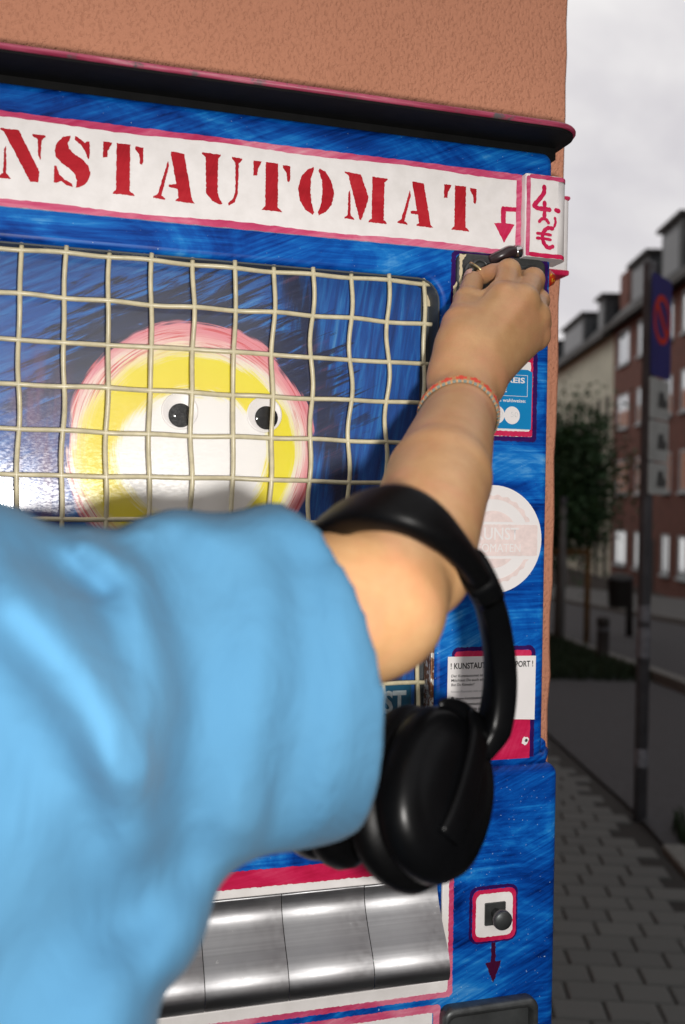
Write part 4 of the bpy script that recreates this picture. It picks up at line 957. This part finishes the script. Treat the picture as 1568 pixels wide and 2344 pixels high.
def ear_cup(c, n_, up, rl, rs, flip=1):
    """oval shell with a raised outer face, a padded ring on the ear side and a yoke along its long side"""
    n_ = n_.normalized(); up = (up-n_*up.dot(n_)).normalized(); sd = n_.cross(up)
    def oval(prof, m=40):
        bm = bmesh.new(); rings = []
        for k, h in prof:
            if k < 1e-6: rings.append([bm.verts.new(c+n_*h)])
            else: rings.append([bm.verts.new(c+n_*h+up*(rl*k*math.copysign(abs(math.cos(2*math.pi*i/m))**.9, math.cos(2*math.pi*i/m)))+sd*(rs*k*math.copysign(abs(math.sin(2*math.pi*i/m))**.9, math.sin(2*math.pi*i/m)))) for i in range(m)])
        for P, Q in zip(rings, rings[1:]):
            for i in range(m):
                if len(P) == 1: bm.faces.new((P[0], Q[(i+1) % m], Q[i]))
                elif len(Q) == 1: bm.faces.new((P[i], P[(i+1) % m], Q[0]))
                else: bm.faces.new((P[i], P[(i+1) % m], Q[(i+1) % m], Q[i]))
        return bm
    sh_ = bm_obj('ear_cup', oval([(0, .026), (.30, .0258), (.52, .0245), (.66, .0215), (.74, .0195), (.86, .0180), (.96, .0130), (1.0, .006), (1.0, .0), (.95, -.004), (0, -.004)]), HPM, hp, smooth=True)
    bm_obj('ear_cushion', oval([(.93, -.0035), (1.04, -.007), (1.08, -.014), (1.05, -.021), (.95, -.0255), (.80, -.0265), (.66, -.0235), (.58, -.016), (.56, -.006), (0, -.005)]), HPL, sh_, smooth=True)
    # yoke
    P = []
    for i in range(15):
        a = -.62+1.24*i/14; P.append(c+up*(rl*1.02*math.cos(a))+sd*(rs*1.04*math.sin(a)*flip)+n_*(.010+.004*math.cos(a)))
    bm = bmesh.new(); sweep(bm, P, squircle(.0032, .0050, 14, .6), ref=n_, scale=[.3+.7*math.sin(math.pi*i/14)**.5 for i in range(15)]); bm_obj('yoke', bm, HPM, sh_, smooth=True)
    P = [c+up*(rl*.98)+n_*.020, c+up*(rl*.60)+n_*.0275, c+up*(rl*.15)+n_*.0295, c-up*(rl*.30)+n_*.0285, c-up*(rl*.62)+n_*.0245]
    bm = bmesh.new(); sweep(bm, smooth_path(P, 5), squircle(.0030, .0085, 14, .8), ref=n_); bm_obj('shell_ridge', bm, HPM, sh_, smooth=True)
    return sh_
c1 = A(985, 1815, -.318)
ear_cup(c1, (CAM-c1).normalized()*.66+RT*.74+UP*.12, UP*.78+RT*.80, .0530, .0425)
c2 = A(745, 1765, -.262)
ear_cup(c2, (CAM-c2).normalized()*-.45-RT*.85+UP*.05, UP*1.0-RT*.05, .0545, .0440, -1)

# ------------------------------------------------------------------ across the street
BRICKW = None
def brickwall(name, c0, c1, cm):
    t = NT(name); b = t.new('TexBrick'); v = t.coord(scale=(1, 1, 1), kind='UV'); t.l.new(v, b.inputs['Vector'])
    b.inputs['Color1'].default_value = (*c0, 1); b.inputs['Color2'].default_value = (*c1, 1); b.inputs['Mortar'].default_value = (*cm, 1); b.inputs['Scale'].default_value = 4.2; b.inputs['Mortar Size'].default_value = .012
    n = t.noise(t.coord(), .6, 4, .6); t.col(t.mix(t.ramp(n, [(.3, 0.0), (.7, .35)]), b.outputs[0], (.05, .022, .015))); return t.set(.9, 0, .2)
def side_xf(p): return st(p.x, p.y, p.z)              # (along the street, across it, up) -> world
HB = plain('dark_red_brick', (.105, .036, .024), .9, var=.3, scale=3)
HC = plain('cream_render', (.42, .42, .34), .9, var=.15, scale=1.2)
SLATE = plain('dark_slate', (.016, .017, .020), .6, var=.4, scale=4)
ZINC = plain('dormer_zinc', (.022, .026, .030), .6, var=.3, scale=2)
FRAMEW = plain('white_window_frame', (.30, .35, .37), .5, var=.1)
DARKW = plain('dark_timber', (.014, .012, .011), .7, var=.3)
def pane_mat():
    t = NT('window_glass'); t.col((.72, .75, .76)); return t.set(.05, 1.0)
WGLASS = pane_mat(); DGLASS = plain('dark_dormer_glass', (.012, .016, .02), .3, var=.2, spec=.3)
def row_house(name, label, s0, s1, lat, z0, zeave, wallm, wins, rows, sill_h, wh, doors=(), dormers=(), frame=FRAMEW):
    h = thing(name, label, 'house', tuple(st((s0+s1)/2, lat, z0)))
    # front wall with real openings: piers and spandrels around every window
    cuts = sorted(wins); zs = []
    bm = bmesh.new(); bands = [z0]; 
    for r_ in rows: bands += [r_, r_+wh]
    bands.append(zeave)
    for i in range(len(bands)-1):
        a, b = bands[i], bands[i+1]
        if i % 2 == 0: add_box(bm, s0, s1, lat, lat+.35, a, b, xf=side_xf)
        else:
            x = s0
            for w0, w1 in cuts: add_box(bm, x, w0, lat, lat+.35, a, b, xf=side_xf); x = w1
            add_box(bm, x, s1, lat, lat+.35, a, b, xf=side_xf)
    add_box(bm, s0, s1, lat+.36, lat+9, z0, zeave-.05, xf=side_xf)
    bm_obj('wall', bm, wallm, h)
    for r_ in rows:
        for w0, w1 in cuts:
            bm = bmesh.new(); t = .09
            add_box(bm, w0, w1, lat-.012, lat+.06, r_, r_+t, xf=side_xf); add_box(bm, w0, w1, lat-.012, lat+.06, r_+wh-t, r_+wh, xf=side_xf)
            for q in (w0, w1-t, (w0+w1)/2-t/2): add_box(bm, q, q+t, lat-.010, lat+.058, r_+t, r_+wh-t, xf=side_xf)
            wf = bm_obj('window_frame', bm, frame, h)
            box('pane', (w0+t, w1-t, lat+.012, lat+.022, r_+t, r_+wh-t), WGLASS, wf, xf=side_xf)
            box('sill', (w0-.06, w1+.06, lat-.10, lat+.10, r_-.08, r_), frame, wf, xf=side_xf)
    for d0, d1, dz in doors:
        d = box('door', (d0, d1, lat-.03, lat-.004, z0, z0+dz), DARKW, h, xf=side_xf); box('handle', (d0+.12, d0+.17, lat-.09, lat-.03, z0+1.0, z0+1.25), ZINC, d, xf=side_xf)
    # steep roof with eaves gutter
    bm = bmesh.new(); prof = [(lat-.35, zeave), (lat-.35, zeave+.18), (lat+1.3, zeave+2.0), (lat+5.0, zeave+3.0), (lat+9, zeave+2.0), (lat+9, zeave)]
    Pa = [bm.verts.new(st(s0, l, z)) for l, z in prof]; Pb = [bm.verts.new(st(s1, l, z)) for l, z in prof]; n = len(prof)
    for i in range(n): bm.faces.new((Pa[i], Pa[(i+1) % n], Pb[(i+1) % n], Pb[i]))
    bm.faces.new(Pa[::-1]); bm.faces.new(Pb); rf = bm_obj('roof', bm, SLATE, h)
    box('gutter', (s0, s1, lat-.52, lat-.36, zeave-.12, zeave+.10), DARKW, rf, xf=side_xf)
    for d0, d1, dh in dormers:
        dm = box('dormer', (d0, d1, lat-.10, lat+3.0, zeave+.20, zeave+dh), ZINC, rf, xf=side_xf)
        box('dormer_roof', (d0-.15, d1+.15, lat-.28, lat+3.2, zeave+dh, zeave+dh+.14), DARKW, dm, xf=side_xf)
        box('dormer_window', (d0+.3, d1-.3, lat-.125, lat-.102, zeave+.55, zeave+dh-.25), DGLASS, dm, xf=side_xf)
        box('dormer_cheek_window', (d0-.022, d0-.002, lat+.35, lat+1.2, zeave+.9, zeave+dh-.35), DGLASS, dm, xf=side_xf)
    return h
LF = 11.0; EAVE = 9.15; ROWS = [-1.0, 1.96, 4.72, 7.42]
row_house('brick_house', 'dark red brick house with white windows across the street', -24, 43.9, LF, -4.2, EAVE, HB,
          [(16.5, 17.9), (19.5, 20.9), (22.5, 23.9), (25.6, 27.0), (28.2, 29.6), (31.2, 32.2), (33.0, 34.6), (35.6, 36.5), (39.1, 40.1), (41.4, 43.1)], ROWS, 0, 1.45,
          doors=[(37.4, 38.6, 4.4), (30.0, 30.9, 4.2)], dormers=[(20, 22.2, 2.3), (25.5, 27.8, 2.3), (30.3, 32.6, 2.35), (34.4, 36.8, 2.3), (38.4, 40.9, 2.0)])
row_house('cream_house', 'cream rendered house with narrow dark windows beyond the brick house', 43.95, 62, LF+.02, -5.0, EAVE-.1, HC,
          [(44.7, 45.3), (46.3, 46.9), (47.9, 48.5), (49.6, 50.2), (53.0, 53.7), (55, 55.7), (57, 57.7)], [-1.8, 1.0, 4.4], 0, 2.0, dormers=[(45.4, 46.6, 1.9), (49.5, 54.5, 1.85), (57, 60, 1.7)], frame=DARKW)
box('chimney', (43.2, 44.6, LF+.4, LF+1.6, EAVE+1.0, EAVE+2.55), HB, bpy.data.objects['brick_house'], xf=side_xf)
# dark ground-floor plinth of the houses
for nm, a, b in (('brick_house', -24, 43.9), ('cream_house', 43.95, 62)):
    box('plinth', (a, b, LF-.10, LF-.005, -5, -1.75), plain('dark_stone_'+nm, (.045, .04, .036), .9, var=.3, scale=2), bpy.data.objects[nm], xf=side_xf)

# ------------------------------------------------------------------ street furniture
GALV = plain('galvanised_post', (.075, .08, .09), .6, 0.0, var=.25, scale=12)
pole = A(1465, 1868, 0); _d = (pole-CAM); P0 = CAM+_d*(CAM.z/-_d.z)
sg = thing('road_sign', 'grey post with a blue and red no-stopping board and three white plates', 'road sign', (P0.x, P0.y, 0))
lathe('post', [(0, -.05), (.0285, -.05), (.0285, 2.42), (.024, 2.43), (0, 2.43)], P0, (0, 0, 1), GALV, sg, 20)
for z0_, z1_, mt in ((.22, .30, 'sticker_white'), (.86, .93, 'sticker_white'), (.70, .83, 'sticker_blue')):
    lathe('post_sticker', [(.0289, z0_), (.0291, z0_+.001), (.0291, z1_-.001), (.0289, z1_)], P0, (0, 0, 1), plain('worn_'+mt+str(z0_), (.13, .14, .16), .6, var=.4, scale=60), sg, 20)
bd = Vector((math.sin(YAW+R_(36)), math.cos(YAW+R_(36)), 0)); bn = Vector((bd.y, -bd.x, 0))
if bn.dot(CAM-P0) < 0: bn = -bn
def sgn(u, z, o): return Vector((P0.x, P0.y, 0))+bd*u+bn*(.034+o)+Vector((0, 0, z))
def board_part(name, loop, o, th_, mat, parent):
    n = len(loop); v = [sgn(u, z, o) for u, z in loop]+[sgn(u, z, o-th_) for u, z in loop]; f = [tuple(range(n)), tuple(range(2*n-1, n-1, -1))]+[(i, (i+1) % n, (i+1) % n+n, i+n) for i in range(n)]
    bm = bmesh.new(); vs = [bm.verts.new(q) for q in v]; [bm.faces.new([vs[i] for i in q]) for q in f]; return bm_obj(name, bm, mat, parent)
SBLUE = plain('sign_blue', (.020, .040, .20), .35, var=.1, scale=10); SRED = plain('sign_red', (.60, .045, .02), .35, var=.1, scale=10); SWH = plain('sign_white', (.42, .46, .45), .5, var=.15, scale=10)
def ov(cu, cz, r, n=40): return [(cu+r*math.cos(2*math.pi*k/n), cz+r*math.sin(2*math.pi*k/n)) for k in range(n)]
ZB0, ZB1 = 1.93, 2.375
b0 = board_part('blue_board', rrect(-.065, .195, ZB0, ZB1, .02), 0, .003, SBLUE, sg)
def ringpart(name, cu, cz, r1, r2, o, mat, par, n=40):
    bm = bmesh.new(); Ao = [bm.verts.new(sgn(u, z, o)) for u, z in ov(cu, cz, r1, n)]; Bo = [bm.verts.new(sgn(u, z, o)) for u, z in ov(cu, cz, r2, n)]
    for i in range(n): bm.faces.new((Ao[i], Ao[(i+1) % n], Bo[(i+1) % n], Bo[i]))
    return bm_obj(name, bm, mat, par)
CU, CZ_ = .066, 2.185
ringpart('red_ring', CU, CZ_, .110, .082, .001, SRED, b0)
q = .012
board_part('red_bar', [(CU-.066-q, CZ_+.066-q), (CU-.066+q, CZ_+.066+q), (CU+.066+q, CZ_-.066+q), (CU+.066-q, CZ_-.066-q)], .0012, .0008, SRED, b0)
for z0_, z1_ in ((1.745, 1.922), (1.560, 1.738), (1.415, 1.553)):
    w = board_part('white_plate', rrect(-.070, .185, z0_, z1_, .012), 0, .003, SWH, sg); zc = (z0_+z1_)/2
    board_part('plate_print', [(.03, zc-.035), (.15, zc-.035), (.16, zc-.005), (.12, zc+.01), (.11, zc+.035), (.05, zc+.035), (.04, zc+.01)], .0010, .0006, plain('plate_ink'+str(z0_), (.07, .08, .08), .6), w)
    board_part('clamp', rrect(-.02, .02, zc-.02, zc+.02, .004), -.004, .05, GALV, w)
def ground_at(px, py):
    d = FW + RT*((px-PW/2)/FPX) - UP*((py-PH/2)/FPX); t = 1.0
    for _ in range(60):
        p = CAM+d*t; s = (p-Vector((CAM.x, CAM.y, 0))).dot(S_DIR); t *= (CAM.z-zg(s))/(CAM.z-p.z)
    return CAM+d*t
WOOD = plain('brown_stake_wood', (.13, .07, .022), .85, var=.35, scale=14, bump=.3)
g0 = ground_at(1342, 1476); tg = thing('tree_guard', 'brown wooden frame of stakes and a crossbar round the street tree', 'tree guard', tuple(g0))
def stake(name, p, h, r, parent, mat=WOOD): return lathe(name, [(0, -.1), (r, -.1), (r, h-.01), (r*.8, h), (0, h)], p, (0, 0, 1), mat, parent, 12)
g1 = g0-S_LAT*.78; g2 = g0+Vector((g0.x-CAM.x, g0.y-CAM.y, 0)).normalized()*.72; g2.z = g0.z-.04; g3 = g1+S_DIR*.72
for p in (g0, g1, g2, g3): stake('stake', p, 1.38, .042, tg)
for a, b in ((g0, g1), (g2, g3), (g0, g2), (g1, g3)): tube('crossbar', [a+Vector((0, 0, 1.30)), b+Vector((0, 0, 1.30))], .045, WOOD, tg, 10)
tc_ = (g0+g1+g2+g3)/4
# the young street tree
tree = thing('street_tree', 'young street tree with a dark green crown inside the wooden guard', 'tree', tuple(tc_))
BARK = plain('bark', (.05, .04, .03), .9, var=.4, scale=30, bump=.5); LEAF = plain('dark_leaves', (.018, .058, .016), .7, var=.45, scale=2.5)
bm = bmesh.new()
sweep(bm, smooth_path([tc_+Vector((0, 0, -.05)), tc_+Vector((.02, .01, .9)), tc_+Vector((-.01, .02, 1.9)), tc_+Vector((.02, 0, 2.6)), tc_+Vector((0, 0, 3.2))], 4), circ(1.0, 9), scale=[.055-.042*i/16 for i in range(17)])
limbs = []
for k in range(14):
    a = k*2.4; z = 1.35+k*.11; L = random.uniform(.40, .72)*(1-.3*k/14); b = tc_+Vector((0, 0, z)); e = b+Vector((math.cos(a)*L, math.sin(a)*L, L*.55)); limbs.append((b, e)); sweep(bm, [b, b.lerp(e, .5)+Vector((0, 0, .05)), e], circ(1.0, 6), scale=[.02, .012, .005])
bm_obj('trunk', bm, BARK, tree, smooth=True)
v = []; f = []
clumps = [(b.lerp(e, t), .15+.09*random.random()) for b, e in limbs for t in (.45, .75, 1.0)]+[(tc_+Vector((random.gauss(0, .28), random.gauss(0, .28), 2.35+random.gauss(0, .42))), .26) for _ in range(26)]
for c, r in clumps:
    for _ in range(260):
        p = c+Vector((random.gauss(0, r), random.gauss(0, r), random.gauss(0, r*.8))); n_ = Vector((random.gauss(0, 1), random.gauss(0, 1), random.gauss(0, 1)+.6)).normalized(); u_ = n_.orthogonal().normalized(); w_ = n_.cross(u_); a = random.uniform(.028, .055); i = len(v)
        v += [p-u_*a, p+w_*a*.55, p+u_*a, p-w_*a*.55]; f.append((i, i+1, i+2, i+3))
py_obj('crown', v, f, LEAF, tree)
gp = ground_at(1284, 1478); gpost = thing('grey_post', 'slim pale grey post standing left of the wooden tree guard', 'post', tuple(gp))
lathe('post', [(0, -.1), (.045, -.1), (.045, 2.0), (.035, 2.02), (0, 2.03)], gp, (0, 0, 1), plain('pale_grey_paint', (.16, .17, .17), .6, var=.15, scale=6), gpost, 16)
lathe('cap', [(.05, 1.93), (.052, 1.94), (.052, 2.03), (.03, 2.06), (0, 2.065)], gp, (0, 0, 1), GALV, gpost, 16)
bo = ground_at(1379, 1516); bol = thing('bollard', 'short black bollard on the grass verge', 'bollard', tuple(bo))
lathe('post', [(0, -.1), (.085, -.1), (.085, .02), (.070, .04), (.070, .44), (.075, .45), (.075, .49), (.06, .52), (0, .53)], bo, (0, 0, 1), DARKW, bol, 18)
lathe('reflector_band', [(.0705, .36), (.072, .362), (.072, .40), (.0705, .402)], bo, (0, 0, 1), GALV, bol, 18)
lb = ground_at(1440, 1456); bn_ = thing('litter_bin', 'dark litter bin on a post at the far edge of the verge', 'litter bin', tuple(lb))
lathe('post', [(0, -.1), (.06, -.1), (.06, .98), (0, .98)], lb, (0, 0, 1), DARKW, bn_, 14)
bc_ = lb-S_LAT*.16-S_DIR*.0
lathe('bin', [(0, .46), (.16, .46), (.175, .48), (.20, .92), (.205, .93), (.19, .95), (.12, 1.0), (0, 1.02)], bc_, (0, 0, 1), DARKW, bn_, 24)
lathe('bin_rim', [(.2005, .90), (.212, .905), (.212, .93), (.2005, .935)], bc_, (0, 0, 1), GALV, bn_, 24)
